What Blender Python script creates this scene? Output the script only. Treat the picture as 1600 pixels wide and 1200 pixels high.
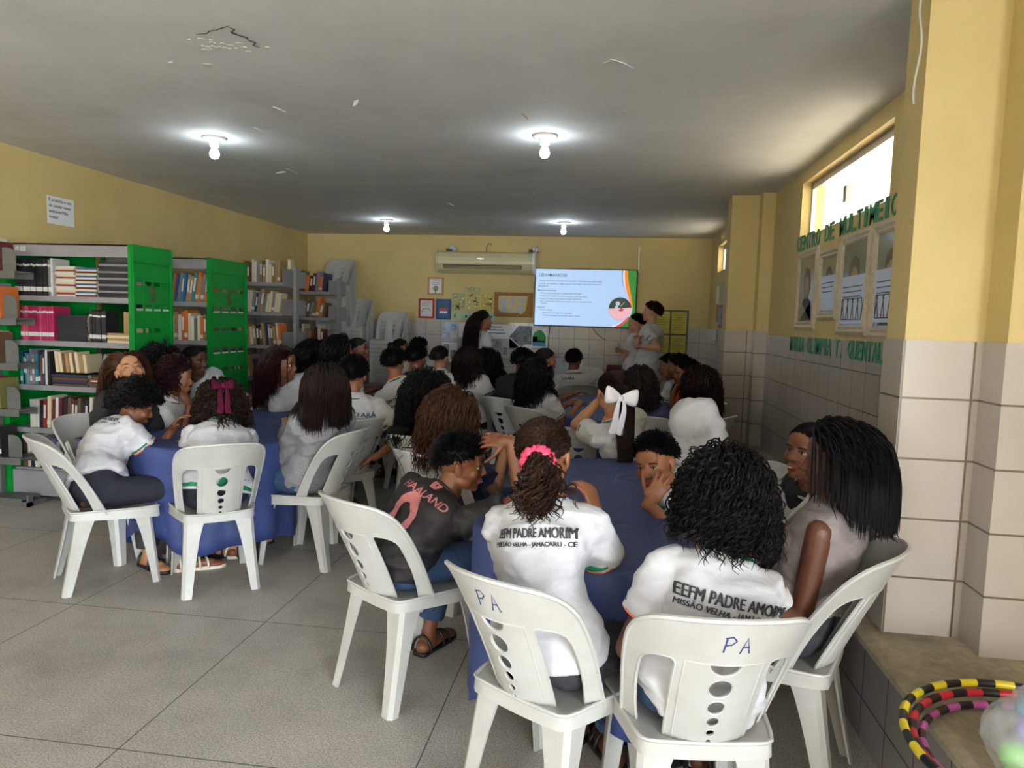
import bpy, bmesh, math, random
import numpy as np
from mathutils import Vector, Matrix, noise
from mathutils.bvhtree import BVHTree

scene = bpy.context.scene
C = scene.collection
for _o in list(bpy.data.objects):
    bpy.data.objects.remove(_o)

# ------------------------------------------------------------------ camera
CAM_H = 1.5
YAW, PITCH, ROLL = math.radians(-7.83), math.radians(-5.07), math.radians(1.68)
FPX = 1108.0
def cam_axes():
    cy, sy, cp, sp = math.cos(YAW), math.sin(YAW), math.cos(PITCH), math.sin(PITCH)
    f = Vector((sy*cp, cy*cp, sp)); r = Vector((cy, -sy, 0)); u = r.cross(f)
    return (math.cos(ROLL)*r + math.sin(ROLL)*u, -math.sin(ROLL)*r + math.cos(ROLL)*u, f)
CR, CU, CF = cam_axes()
cam_data = bpy.data.cameras.new('camera')
cam_data.sensor_width = 36.0
cam_data.lens = 36.0*FPX/1600.0
cam_data.clip_start = 0.02
cam = bpy.data.objects.new('camera', cam_data)
cam.matrix_world = Matrix(((CR.x, CU.x, -CF.x, 0), (CR.y, CU.y, -CF.y, 0), (CR.z, CU.z, -CF.z, CAM_H), (0, 0, 0, 1)))
C.objects.link(cam)
scene.camera = cam
def pix(x, y, Y):
    """the point at depth Y that the photograph shows at pixel x, y (used to measure the room)"""
    d = CF + CR*((x-800)/FPX) - CU*((y-600)/FPX)
    return Vector((0, 0, CAM_H)) + d*(Y/d.y)

# ------------------------------------------------------------------ world, daylight, exposure
world = bpy.data.worlds.new('daylight')
scene.world = world
world.use_nodes = True
_bg = world.node_tree.nodes['Background']
_bg.inputs[0].default_value = (0.86, 0.94, 1.0, 1)
_bg.inputs[1].default_value = 27.0
def portal(name, loc, rot, sx, sy):
    l = bpy.data.lights.new(name, 'AREA'); l.shape = 'RECTANGLE'; l.size = sx; l.size_y = sy
    l.cycles.is_portal = True
    o = bpy.data.objects.new(name, l); o.location = loc; o.rotation_euler = rot; C.objects.link(o)
portal('rear_opening_portal', (-3.8, -7.02, 1.3), (math.radians(90), 0, 0), 1.4, 2.6)
portal('side_opening_portal', (2.22, -3.9, 1.3), (0, math.radians(90), 0), 2.6, 5.8)
portal('window_portal', (1.62, 5.05, 2.43), (0, math.radians(90), 0), 0.46, 1.84)
portal('far_window_portal', (1.54, 9.35, 2.4), (0, math.radians(90), 0), 0.36, 0.9)
scene.view_settings.view_transform = 'Standard'
scene.view_settings.look = 'None'
scene.view_settings.gamma = 1.0
scene.view_settings.use_curve_mapping = False
scene.view_settings.exposure = 0.13
scene.cycles.max_bounces = 8
scene.cycles.diffuse_bounces = 5
scene.cycles.caustics_reflective = False
scene.cycles.caustics_refractive = False
scene.cycles.sample_clamp_indirect = 8.0
scene.cycles.use_denoising = True

# ------------------------------------------------------------------ materials
def lin(c):
    if isinstance(c, str):
        c = c.lstrip('#'); c = [int(c[i:i+2], 16)/255 for i in (0, 2, 4)]
        return tuple(x/12.92 if x <= .04045 else ((x+.055)/1.055)**2.4 for x in c) + (1,)
    return tuple(c)[:3] + (1,)
MATS = {}
def mat(name, col, rough=.55, col2=None, scale=20., bump=0., bscale=None, metal=0., spec=.5, stretch=None, detail=4., emit=None, estr=0., trans=0., alpha=1.):
    if name in MATS: return MATS[name]
    m = bpy.data.materials.new(name); m.use_nodes = True
    nt = m.node_tree; b = nt.nodes['Principled BSDF']
    b.inputs['Base Color'].default_value = lin(col); b.inputs['Roughness'].default_value = rough
    b.inputs['Metallic'].default_value = metal; b.inputs['Specular IOR Level'].default_value = spec
    m.diffuse_color = lin(col)
    if trans: b.inputs['Transmission Weight'].default_value = trans
    if alpha < 1: b.inputs['Alpha'].default_value = alpha
    if emit is not None:
        b.inputs['Emission Color'].default_value = lin(emit); b.inputs['Emission Strength'].default_value = estr
    if col2 is not None or bump:
        tc = nt.nodes.new('ShaderNodeTexCoord'); mp = nt.nodes.new('ShaderNodeMapping')
        nt.links.new(tc.outputs['Object'], mp.inputs[0])
        if stretch: mp.inputs['Scale'].default_value = stretch
    if col2 is not None:
        n = nt.nodes.new('ShaderNodeTexNoise'); n.inputs['Scale'].default_value = scale; n.inputs['Detail'].default_value = detail
        r = nt.nodes.new('ShaderNodeValToRGB'); r.color_ramp.elements[0].position = .32; r.color_ramp.elements[1].position = .68
        r.color_ramp.elements[0].color = lin(col); r.color_ramp.elements[1].color = lin(col2)
        nt.links.new(mp.outputs[0], n.inputs['Vector']); nt.links.new(n.outputs['Fac'], r.inputs[0]); nt.links.new(r.outputs[0], b.inputs['Base Color'])
    if bump:
        n2 = nt.nodes.new('ShaderNodeTexNoise'); n2.inputs['Scale'].default_value = bscale or scale; n2.inputs['Detail'].default_value = 5
        bp = nt.nodes.new('ShaderNodeBump'); bp.inputs['Strength'].default_value = bump; bp.inputs['Distance'].default_value = .01
        nt.links.new(mp.outputs[0], n2.inputs['Vector']); nt.links.new(n2.outputs['Fac'], bp.inputs['Height']); nt.links.new(bp.outputs[0], b.inputs['Normal'])
    MATS[name] = m
    return m

def tile_mat(name, axis, col, col2, grout, w=.224, h=.222, off=(0, 1.265), mortar=.005, rough=.25):
    if name in MATS: return MATS[name]
    m = bpy.data.materials.new(name); m.use_nodes = True
    nt = m.node_tree; b = nt.nodes['Principled BSDF']; b.inputs['Roughness'].default_value = rough
    tc = nt.nodes.new('ShaderNodeNewGeometry'); sp = nt.nodes.new('ShaderNodeSeparateXYZ'); cb = nt.nodes.new('ShaderNodeCombineXYZ')
    nt.links.new(tc.outputs['Position'], sp.inputs[0])
    ax = {'X': ('X', 'Z'), 'Y': ('Y', 'Z'), 'F': ('X', 'Y')}[axis]
    for i in (0, 1):
        a = nt.nodes.new('ShaderNodeMath'); a.operation = 'SUBTRACT'; a.inputs[1].default_value = off[i] - 40*(w, h)[i]
        nt.links.new(sp.outputs[ax[i]], a.inputs[0]); nt.links.new(a.outputs[0], cb.inputs[i])
    br = nt.nodes.new('ShaderNodeTexBrick'); br.offset = 0; br.squash = 1
    br.inputs['Scale'].default_value = 1; br.inputs['Brick Width'].default_value = w; br.inputs['Row Height'].default_value = h
    br.inputs['Mortar Size'].default_value = mortar/2; br.inputs['Mortar Smooth'].default_value = .1; br.inputs['Bias'].default_value = 0
    br.inputs['Color1'].default_value = lin(col); br.inputs['Color2'].default_value = lin(col2); br.inputs['Mortar'].default_value = lin(grout)
    nt.links.new(cb.outputs[0], br.inputs['Vector'])
    n = nt.nodes.new('ShaderNodeTexNoise'); n.inputs['Scale'].default_value = 3; n.inputs['Detail'].default_value = 6
    nt.links.new(tc.outputs['Position'], n.inputs['Vector'])
    mx = nt.nodes.new('ShaderNodeMixRGB'); mx.blend_type = 'MULTIPLY'; mx.inputs[0].default_value = .22
    nt.links.new(br.outputs['Color'], mx.inputs[1]); nt.links.new(n.outputs['Fac'], mx.inputs[2]); nt.links.new(mx.outputs[0], b.inputs['Base Color'])
    bp = nt.nodes.new('ShaderNodeBump'); bp.invert = True; bp.inputs['Strength'].default_value = .5; bp.inputs['Distance'].default_value = .003
    nt.links.new(br.outputs['Fac'], bp.inputs['Height']); nt.links.new(bp.outputs[0], b.inputs['Normal'])
    MATS[name] = m
    return m

def worn_mat(name, cols, scale, rough, speck=None, lines=None, bump=.15, contrast=(.3, .7)):
    """large soft blotches of several colours, optional fine specks and slab joints"""
    if name in MATS: return MATS[name]
    m = bpy.data.materials.new(name); m.use_nodes = True
    nt = m.node_tree; b = nt.nodes['Principled BSDF']; b.inputs['Roughness'].default_value = rough
    g = nt.nodes.new('ShaderNodeNewGeometry')
    n = nt.nodes.new('ShaderNodeTexNoise'); n.inputs['Scale'].default_value = scale; n.inputs['Detail'].default_value = 7; n.inputs['Roughness'].default_value = .62
    nt.links.new(g.outputs['Position'], n.inputs['Vector'])
    r = nt.nodes.new('ShaderNodeValToRGB'); e = r.color_ramp.elements
    e[0].position, e[1].position = contrast; e[0].color = lin(cols[0]); e[1].color = lin(cols[-1])
    if len(cols) == 3:
        k = e.new((contrast[0]+contrast[1])/2); k.color = lin(cols[1])
    nt.links.new(n.outputs['Fac'], r.inputs[0]); out = r.outputs[0]
    if speck:
        v = nt.nodes.new('ShaderNodeTexNoise'); v.inputs['Scale'].default_value = speck[0]; v.inputs['Detail'].default_value = 2
        nt.links.new(g.outputs['Position'], v.inputs['Vector'])
        r2 = nt.nodes.new('ShaderNodeValToRGB'); r2.color_ramp.elements[0].position = .38; r2.color_ramp.elements[1].position = .62
        r2.color_ramp.elements[0].color = lin(speck[1]); r2.color_ramp.elements[1].color = lin(speck[2])
        nt.links.new(v.outputs['Fac'], r2.inputs[0])
        mx = nt.nodes.new('ShaderNodeMixRGB'); mx.blend_type = 'OVERLAY'; mx.inputs[0].default_value = speck[3]
        nt.links.new(out, mx.inputs[1]); nt.links.new(r2.outputs[0], mx.inputs[2]); out = mx.outputs[0]
    if lines:
        w, h, ox, oy, gc = lines
        mp = nt.nodes.new('ShaderNodeVectorMath'); mp.operation = 'SUBTRACT'; mp.inputs[1].default_value = (ox-20*w, oy-20*h, 0)
        nt.links.new(g.outputs['Position'], mp.inputs[0])
        br = nt.nodes.new('ShaderNodeTexBrick'); br.offset = 0; br.inputs['Scale'].default_value = 1
        br.inputs['Brick Width'].default_value = w; br.inputs['Row Height'].default_value = h; br.inputs['Mortar Size'].default_value = .0028; br.inputs['Mortar Smooth'].default_value = .3
        nt.links.new(mp.outputs[0], br.inputs['Vector'])
        mx = nt.nodes.new('ShaderNodeMixRGB'); nt.links.new(br.outputs['Fac'], mx.inputs[0]); nt.links.new(out, mx.inputs[1]); mx.inputs[2].default_value = lin(gc); out = mx.outputs[0]
    nt.links.new(out, b.inputs['Base Color'])
    bp = nt.nodes.new('ShaderNodeBump'); bp.inputs['Strength'].default_value = bump; bp.inputs['Distance'].default_value = .01
    nt.links.new(n.outputs['Fac'], bp.inputs['Height']); nt.links.new(bp.outputs[0], b.inputs['Normal'])
    MATS[name] = m
    return m

# ------------------------------------------------------------------ mesh helpers
def V(*a): return np.array(a, float)
def nrm(v):
    v = np.asarray(v, float); l = np.linalg.norm(v)
    return v/l if l > 1e-9 else v
def perp(t):
    a = V(0, 0, 1) if abs(t[2]) < .9 else V(1, 0, 0)
    r = nrm(np.cross(t, a)); return r, np.cross(r, t)

class MB:
    def __init__(s): s.v = []; s.f = []; s.m = []; s.n = 0
    def add(s, vs, fs, mi=0):
        vs = np.asarray(vs, float).reshape(-1, 3); s.v.append(vs)
        k = s.n
        for f in fs: s.f.append(tuple(int(i)+k for i in f)); s.m.append(mi)
        s.n += len(vs)
    def box(s, lo, hi, mi=0):
        a, b = lo, hi
        s.add([(a[0], a[1], a[2]), (b[0], a[1], a[2]), (b[0], b[1], a[2]), (a[0], b[1], a[2]), (a[0], a[1], b[2]), (b[0], a[1], b[2]), (b[0], b[1], b[2]), (a[0], b[1], b[2])],
              [(0, 3, 2, 1), (4, 5, 6, 7), (0, 1, 5, 4), (1, 2, 6, 5), (2, 3, 7, 6), (3, 0, 4, 7)], mi)
    def obox(s, c, ax, half, mi=0):
        c = np.asarray(c, float); ax = [np.asarray(a, float) for a in ax]
        vs = [c + ax[0]*half[0]*i + ax[1]*half[1]*j + ax[2]*half[2]*k for k in (-1, 1) for (i, j) in ((-1, -1), (1, -1), (1, 1), (-1, 1))]
        s.add(vs, [(0, 3, 2, 1), (4, 5, 6, 7), (0, 1, 5, 4), (1, 2, 6, 5), (2, 3, 7, 6), (3, 0, 4, 7)], mi)
    def loft(s, rings, cap=True, mi=0, closed=False):
        n = len(rings[0]); vs = np.concatenate([np.asarray(r, float) for r in rings]); fs = []
        R = len(rings)
        for i in range(R if closed else R-1):
            a, b = i*n, ((i+1) % R)*n
            for j in range(n): fs.append((a+j, a+(j+1) % n, b+(j+1) % n, b+j))
        if cap and not closed:
            fs.append(tuple(range(n-1, -1, -1))); fs.append(tuple((R-1)*n+j for j in range(n)))
        s.add(vs, fs, mi)
    def tube(s, pts, rad, sides=8, mi=0, cap=True, closed=False):
        pts = np.asarray(pts, float); n = len(pts); rad = np.broadcast_to(np.asarray(rad, float), (n,))
        rings = []; r0 = None
        for i in range(n):
            t = nrm(pts[(i+1) % n]-pts[i-1]) if closed else nrm(pts[min(i+1, n-1)]-pts[max(i-1, 0)])
            if r0 is None: r0 = perp(t)[0]
            r0 = nrm(r0-t*np.dot(r0, t)); b = np.cross(t, r0)
            an = np.arange(sides)*2*math.pi/sides
            rings.append(pts[i]+rad[i]*(np.cos(an)[:, None]*r0+np.sin(an)[:, None]*b))
        s.loft(rings, cap, mi, closed)
    def cone(s, a, b, ra, rb, sides=14, mi=0):
        s.tube([a, b], [ra, rb], sides, mi)
    def rcone(s, a, b, ra, rb, sides=14, mi=0):
        a, b = np.asarray(a, float), np.asarray(b, float); t = nrm(b-a); pts = []; rad = []
        for k in (90, 60, 30): pts.append(a-t*ra*math.sin(math.radians(k))); rad.append(max(ra*math.cos(math.radians(k)), ra*.05))
        pts += [a, b]; rad += [ra, rb]
        for k in (30, 60, 90): pts.append(b+t*rb*math.sin(math.radians(k))); rad.append(max(rb*math.cos(math.radians(k)), rb*.05))
        r, u = perp(t); an = np.arange(sides)*2*math.pi/sides
        s.loft([p+q*(np.cos(an)[:, None]*r+np.sin(an)[:, None]*u) for p, q in zip(pts, rad)], True, mi)
    def ell(s, c, rad, ax=None, nu=16, nv=10, mi=0):
        c = np.asarray(c, float); ax = np.eye(3) if ax is None else np.asarray(ax, float); rings = []
        for i in range(nv+1):
            th = math.pi*i/nv; z = -math.cos(th); q = max(math.sin(th), .02)
            an = np.arange(nu)*2*math.pi/nu
            L = np.stack([np.cos(an)*q*rad[0], np.sin(an)*q*rad[1], np.full(nu, z*rad[2])], 1)
            rings.append(c+L@ax)
        s.loft(rings, True, mi)
    def lathe(s, prof, c=(0, 0, 0), n=24, mi=0, cap=True):
        an = np.arange(n)*2*math.pi/n
        s.loft([np.stack([c[0]+r*np.cos(an), c[1]+r*np.sin(an), np.full(n, c[2]+z)], 1) for r, z in prof], cap, mi)
    def mesh(s, name='m', mats=(), smooth=False):
        me = bpy.data.meshes.new(name)
        me.from_pydata(np.concatenate(s.v).tolist() if s.v else [], [], s.f)
        for m in mats: me.materials.append(m)
        if len(mats) > 1: me.polygons.foreach_set('material_index', s.m)
        if smooth: me.polygons.foreach_set('use_smooth', [True]*len(me.polygons))
        me.update()
        return me
    def obj(s, name, mats, parent=None, smooth=False, **k):
        if not isinstance(mats, (list, tuple)): mats = [mats]
        return link(name, s.mesh(name, mats, smooth), parent, **k)

def link(name, me, parent=None, label=None, cat=None, group=None, kind=None, bevel=0):
    o = bpy.data.objects.new(name, me); C.objects.link(o)
    if parent is not None: o.parent = parent
    if label: o['label'] = label
    if cat: o['category'] = cat
    if group: o['group'] = group
    if kind: o['kind'] = kind
    if bevel:
        bv = o.modifiers.new('bevel', 'BEVEL'); bv.width = bevel; bv.segments = 2; bv.limit_method = 'ANGLE'
    return o
def thing(name, label, cat, loc=(0, 0, 0), rz=0., group=None):
    o = bpy.data.objects.new(name, None); o.empty_display_size = .05; C.objects.link(o)
    o.location = loc; o.rotation_euler = (0, 0, rz); o['label'] = label; o['category'] = cat
    if group: o['group'] = group
    return o
def dup(root, loc=None, rz=None, label=None, group=None):
    r = root.copy(); C.objects.link(r)
    if loc is not None: r.location = loc
    if rz is not None: r.rotation_euler = (0, 0, rz)
    if label: r['label'] = label
    if group: r['group'] = group
    for ch in KIDS(root):
        c = ch.copy(); C.objects.link(c); c.parent = r
        for g in KIDS(ch):
            d = g.copy(); C.objects.link(d); d.parent = c
    return r
def KIDS(o): return [x for x in C.objects if x.parent is o]

def evaluated(me, mods):
    o = bpy.data.objects.new('tmp', me); C.objects.link(o)
    for kind, props in mods:
        m = o.modifiers.new('m', kind)
        for k, v in props.items(): setattr(m, k, v)
    dg = bpy.context.evaluated_depsgraph_get()
    out = bpy.data.meshes.new_from_object(o.evaluated_get(dg))
    bpy.data.objects.remove(o); bpy.data.meshes.remove(me)
    return out
def fused(mb, voxel, smooth=3, name='body'):
    """one continuous surface grown over overlapping volumes"""
    me = evaluated(mb.mesh(name), [('REMESH', dict(mode='VOXEL', voxel_size=voxel, use_smooth_shade=True)), ('SMOOTH', dict(factor=.5, iterations=smooth))])
    me.name = name
    return me
def get_co(me):
    a = np.empty(len(me.vertices)*3); me.vertices.foreach_get('co', a); return a.reshape(-1, 3)
def set_co(me, co): me.vertices.foreach_set('co', np.asarray(co, float).ravel()); me.update()
def get_no(me):
    a = np.empty(len(me.vertices)*3); me.vertices.foreach_get('normal', a); return a.reshape(-1, 3)
def ruffle(me, amp, scale, stretch=(1, 1, 1), seed=0.):
    co = get_co(me); no = get_no(me); q = co*np.array(stretch)*scale+seed
    d = np.array([noise.noise(Vector(p)) for p in q.tolist()])
    d2 = np.array([noise.noise(Vector(p)) for p in (q*2.3+7).tolist()])
    set_co(me, co+no*(amp*(1-2*np.abs(d)*1.6)+amp*.5*d2)[:, None])
def cut(me, x=.02, axes=(0, 1)):
    """slice a flat mesh by a grid so that it can follow a curved surface"""
    bm = bmesh.new(); bm.from_mesh(me)
    for a in axes:
        cs = [v.co[a] for v in bm.verts]; lo, hi = min(cs), max(cs); k = lo+x
        while k < hi:
            co = [0, 0, 0]; no = [0, 0, 0]; co[a] = k; no[a] = 1
            bmesh.ops.bisect_plane(bm, geom=bm.verts[:]+bm.edges[:]+bm.faces[:], plane_co=co, plane_no=no, dist=1e-6); k += x
    bm.to_mesh(me); bm.free(); me.update()
    return me
def text_mesh(body, size, bold=0., align='CENTER', ext=0., spacing=1.):
    c = bpy.data.curves.new('t', 'FONT'); c.body = body; c.size = size; c.align_x = align; c.align_y = 'CENTER'; c.offset = bold*size; c.extrude = ext; c.resolution_u = 3; c.space_character = spacing
    o = bpy.data.objects.new('t', c); C.objects.link(o)
    dg = bpy.context.evaluated_depsgraph_get()
    me = bpy.data.meshes.new_from_object(o.evaluated_get(dg))
    bpy.data.objects.remove(o); bpy.data.curves.remove(c)
    return me
def place(me, o, ex, ey, lift=0.):
    """lay the xy plane of a mesh at o along the axes ex, ey"""
    o, ex, ey = (np.asarray(a, float) for a in (o, ex, ey)); ez = np.cross(ex, ey); co = get_co(me)
    set_co(me, o+co[:, :1]*ex+co[:, 1:2]*ey+(co[:, 2:3]+lift)*ez)
    return me
def wrap(me, tree, o, ex, ey, lift=.003, reach=.4):
    """print a flat mesh onto a curved surface"""
    o, ex, ey = (np.asarray(a, float) for a in (o, ex, ey)); ez = np.cross(ex, ey); co = get_co(me); out = []
    miss = []
    for i, (x, y, z) in enumerate(co):
        p = o+ex*x+ey*y; h = tree.ray_cast(Vector(p+ez*reach*.6), Vector(-ez), reach*2)
        if h[0] is None: miss.append(i)
        out.append(np.array(h[0])+np.array(h[1])*(lift if np.dot(h[1], ez) > 0 else -lift) if h[0] is not None else p)
    set_co(me, np.array(out))
    if miss:
        bm = bmesh.new(); bm.from_mesh(me); bm.verts.ensure_lookup_table()
        bmesh.ops.delete(bm, geom=[bm.verts[i] for i in miss], context='VERTS'); bm.to_mesh(me); bm.free(); me.update()
    return me
def tree_of(me): return BVHTree.FromPolygons([v.co for v in me.vertices], [tuple(p.vertices) for p in me.polygons])
def poly_mesh(loops, ext=0.):
    """flat filled shape from closed outlines (holes allowed) in the xy plane"""
    c = bpy.data.curves.new('p', 'CURVE'); c.dimensions = '2D'; c.fill_mode = 'BOTH'; c.extrude = ext
    for L in loops:
        s = c.splines.new('POLY'); s.points.add(len(L)-1); s.use_cyclic_u = True
        for p, q in zip(s.points, L): p.co = (q[0], q[1], 0, 1)
    o = bpy.data.objects.new('p', c); C.objects.link(o)
    dg = bpy.context.evaluated_depsgraph_get(); me = bpy.data.meshes.new_from_object(o.evaluated_get(dg))
    bpy.data.objects.remove(o); bpy.data.curves.remove(c)
    return me
def circ(cx, cy, r, n=20, a0=0., a1=2*math.pi): return [(cx+r*math.cos(a0+(a1-a0)*i/n), cy+r*math.sin(a0+(a1-a0)*i/n)) for i in range(n)]
def rrect(x0, y0, x1, y1, r, n=4):
    out = []
    for cx, cy, a in ((x1-r, y1-r, 0), (x0+r, y1-r, 90), (x0+r, y0+r, 180), (x1-r, y0+r, 270)):
        for i in range(n+1):
            t = math.radians(a+90*i/n); out.append((cx+r*math.cos(t), cy+r*math.sin(t)))
    return out
def ordinal(i):
    w = ['first', 'second', 'third', 'fourth', 'fifth', 'sixth', 'seventh', 'eighth', 'ninth', 'tenth', 'eleventh', 'twelfth', 'thirteenth', 'fourteenth', 'fifteenth', 'sixteenth', 'seventeenth', 'eighteenth', 'nineteenth', 'twentieth']
    if i < 20: return w[i]
    return 'twenty-'+w[i-20] if i < 29 else 'thirtieth'
# ------------------------------------------------------------------ palette
yellow = worn_mat('yellow_wall_paint', ('#BEA971', '#C7B27A', '#CEB982'), 1.3, .62, bump=.12)
ceil_m = worn_mat('ceiling_paint', ('#C9CACB', '#DFE0E1', '#E6E7E8'), 1.1, .8, speck=(5, '#777777', '#888888', .3), bump=.3, contrast=(.2, .6))
floor_m = worn_mat('terrazzo_floor', ('#9A9590', '#B5B0AA', '#C2BDB7'), 1.6, .5, speck=(150, '#3c3c3c', '#c4c4c4', .45), lines=(1.027, 1.05, -1.615, 2.107, '#45403a'), bump=.03)
ledge_m = worn_mat('ledge_cement', ('#7A715C', '#A99E86', '#C2B79F'), 3.2, .6, speck=(40, '#555555', '#999999', .3), bump=.3)
tileX = tile_mat('wall_tile_x', 'X', '#B9B1AB', '#B5ADA6', '#6A6159', off=(-.09, 1.265))
tileY = tile_mat('wall_tile_y', 'Y', '#B4ACA7', '#B0A8A2', '#5A534C', off=(4.258, 1.265))
tileP = tile_mat('pillar_tile', 'X', '#BCB2A9', '#B8AEA5', '#6F6453', off=(1.285, 1.265), w=.236, mortar=.008)
ledge_tile = tile_mat('ledge_tile', 'Y', '#8F8886', '#8A8380', '#3A3530', off=(2.0, .15), w=.224, h=.21)
concrete = worn_mat('outside_paving', ('#9a958c', '#b0aaa0'), 2, .8)
roof_tile = mat('clay_roof_tile', '#4A3426', .8, '#3A281C', 12)
white_plastic = mat('white_plastic', '#B6B6B4', .38, '#ACABA6', 9, bump=.04, bscale=30)
white_paint = mat('white_paint', '#E9E7E2', .4)
alu = mat('aluminium', '#C9CCD0', .35, metal=.8)
black_plastic = mat('black_plastic', '#101114', .4)
paper = mat('white_paper', '#E4E6EA', .7)
ink = mat('black_ink', '#1b1c22', .6)

def S(name, mb, m, **k): return mb.obj(name, m, kind='structure', **k)
def sbox(name, lo, hi, m, **k):
    b = MB(); b.box(lo, hi); return S(name, b, m, **k)

# ------------------------------------------------------------------ shell of the room
H = 2.745
XL, YB, YR = -4.67, 10.49, -7.0
YO = -1.0   # the right side is open between YR and here
sbox('floor', (XL-.15, YR-.1, -.1), (2.4, YB+.15, 0), floor_m)
sbox('ceiling', (XL-.15, YR-.1, H), (2.4, YB+.15, H+.16), ceil_m)
sbox('wall_left', (XL-.15, YR-.1, 0), (XL, YB+.15, H), yellow)
sbox('wall_back', (XL, YB, 0), (1.6, YB+.15, H), yellow)
b = MB(); b.box((XL, YR-.1, 0), (-4.5, YR, H)); b.box((-3.1, YR-.1, 0), (2.2, YR, H)); b.box((-4.5, YR-.1, 2.6), (-3.1, YR, H)); S('wall_rear', b, yellow)
sbox('ground', (-14, -14, -.16), (14, 22, -.11), concrete)
def wall_with_window(name, x0, x1, y0, y1, wy0, wy1, wz0, wz1):
    b = MB(); b.box((x0, y0, 0), (x1, wy0, H)); b.box((x0, wy1, 0), (x1, y1, H)); b.box((x0, wy0, 0), (x1, wy1, wz0)); b.box((x0, wy0, wz1), (x1, wy1, H)); S(name, b, yellow)
wall_with_window('wall_right', 1.45, 1.62, 2.91, 7.3, 4.13, 5.97, 2.21, 2.645)
wall_with_window('wall_right_far', 1.37, 1.54, 7.3, YB, 8.9, 9.85, 2.225, 2.575)
b = MB(); b.box((2.2, YO, 0), (2.35, 2.9, H)); b.box((2.2, YR-.1, 2.6), (2.35, YO, H)); b.box((2.2, YR-.1, 0), (2.35, YR+.2, 2.6)); S('wall_right_near', b, yellow)
def pillar(name, lo, hi, tile_z=1.475):
    b = MB(); b.box((lo[0], lo[1], .385), (hi[0], hi[1], H)); S(name, b, yellow)
    b = MB(); b.box((lo[0]-.006, lo[1]-.006, .385), (hi[0]+.006, hi[1]+.006, tile_z)); S(name.replace('pillar', 'trim'), b, tileP)
pillar('pillar_1', (1.05, 2.736), (1.6, 2.91)); pillar('pillar_2', (1.316, 2.586), (2.2, 2.92))
pillar('pillar_3', (1.085, 7.056), (1.5, 7.30)); pillar('pillar_4', (1.336, 6.906), (1.5, 7.2))
# tile wainscots
sbox('trim_5', (XL+.012, YB-.012, 0), (1.37, YB, 1.476), tileX)
sbox('trim_6', (XL, YR, 0), (XL+.012, YB, 1.476), tileY)
sbox('trim_7', (1.438, 2.91, .385), (1.45, 6.906, 1.44), tileY)
sbox('trim_8', (1.358, 7.3, .385), (1.37, YB-.012, 1.476), tileY)
b = MB(); b.box((1.0, YO, 0), (2.2, YB-.012, .385)); S('ledge', b, ledge_m)
b = MB(); b.loft([[(.955, y, .355), (.955, y, .378), (.985, y, .392), (1.03, y, .3855), (1.03, y, .355)] for y in np.linspace(YO, YB-.02, 60)], True)
S('ledge_nosing', b, ledge_m)
sbox('trim_9', (.972, YO, 0), (1.0, YB-.012, .356), ledge_tile)

# windows: frame, sashes and glass
glass = mat('window_glass', '#E9F4F1', .03, alpha=.14)
sill = worn_mat('yellow_reveal', ('#E3C886', '#EBD397'), 2, .6)
def window(n, x, y0, y1, z0, z1, divs, latch=None):
    root = bpy.data.objects.new('window_%d' % n, None); C.objects.link(root); root['kind'] = 'structure'
    b = MB(); t = .022
    b.box((x, y0, z1-.05), (x+.03, y1, z1)); b.box((x, y0, z0), (x+.03, y1, z0+.012)); b.box((x, y0, z0), (x+.03, y0+t, z1)); b.box((x, y1-t, z0), (x+.03, y1, z1))
    b.obj('window_frame', alu, root)
    for i in range(len(divs)-1):
        b = MB(); b.box((x+.008, divs[i]+.003, z0+.01), (x+.014, divs[i+1]-.003, z1-.05)); b.obj('glass_pane', glass, root)
    if latch:
        b = MB(); b.box((x-.025, latch-.03, z0+.14), (x+.008, latch+.03, z0+.25)); b.obj('latch', alu, root, bevel=.004)
window(1, 1.52, 4.13, 5.97, 2.21, 2.645, [4.15, 4.45, 4.98, 5.5, 5.95], 5.06)
window(2, 1.44, 8.9, 9.85, 2.225, 2.575, [8.92, 9.38, 9.83])
# the neighbouring wall that the window looks on to
sbox('neighbour_wall', (3.6, 0, -.1), (3.8, 16, 5.2), mat('cream_wall', '#EDE8DA', .7))
b = MB()
for i in range(70): b.box((3.42, .5+i*.2, 2.6), (3.5, .57+i*.2, 5.0))
b.box((3.42, .4, 3.7), (3.5, 14.6, 3.78)); S('neighbour_fence', b, mat('cream_slat', '#7C7862', .6))
b = MB(); b.box((3.52, 2.0, 3.2), (3.59, 9.5, 4.9)); S('neighbour_tiles', b, roof_tile)
sbox('added_sun_block', (2.35, -.2, 5.3), (3.9, 16, 5.4), mat('cream_wall', ''))  # added overhang out of view, keeps direct sun off the wall and slats
_sun = bpy.data.lights.new('sun', 'SUN'); _sun.energy = 175.0; _sun.angle = .01; _sun.color = (1, .96, .88)
_so = bpy.data.objects.new('sun', _sun); C.objects.link(_so)
_so.rotation_euler = Vector((.38, .26, -1.0)).to_track_quat('-Z', 'Y').to_euler()

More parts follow.
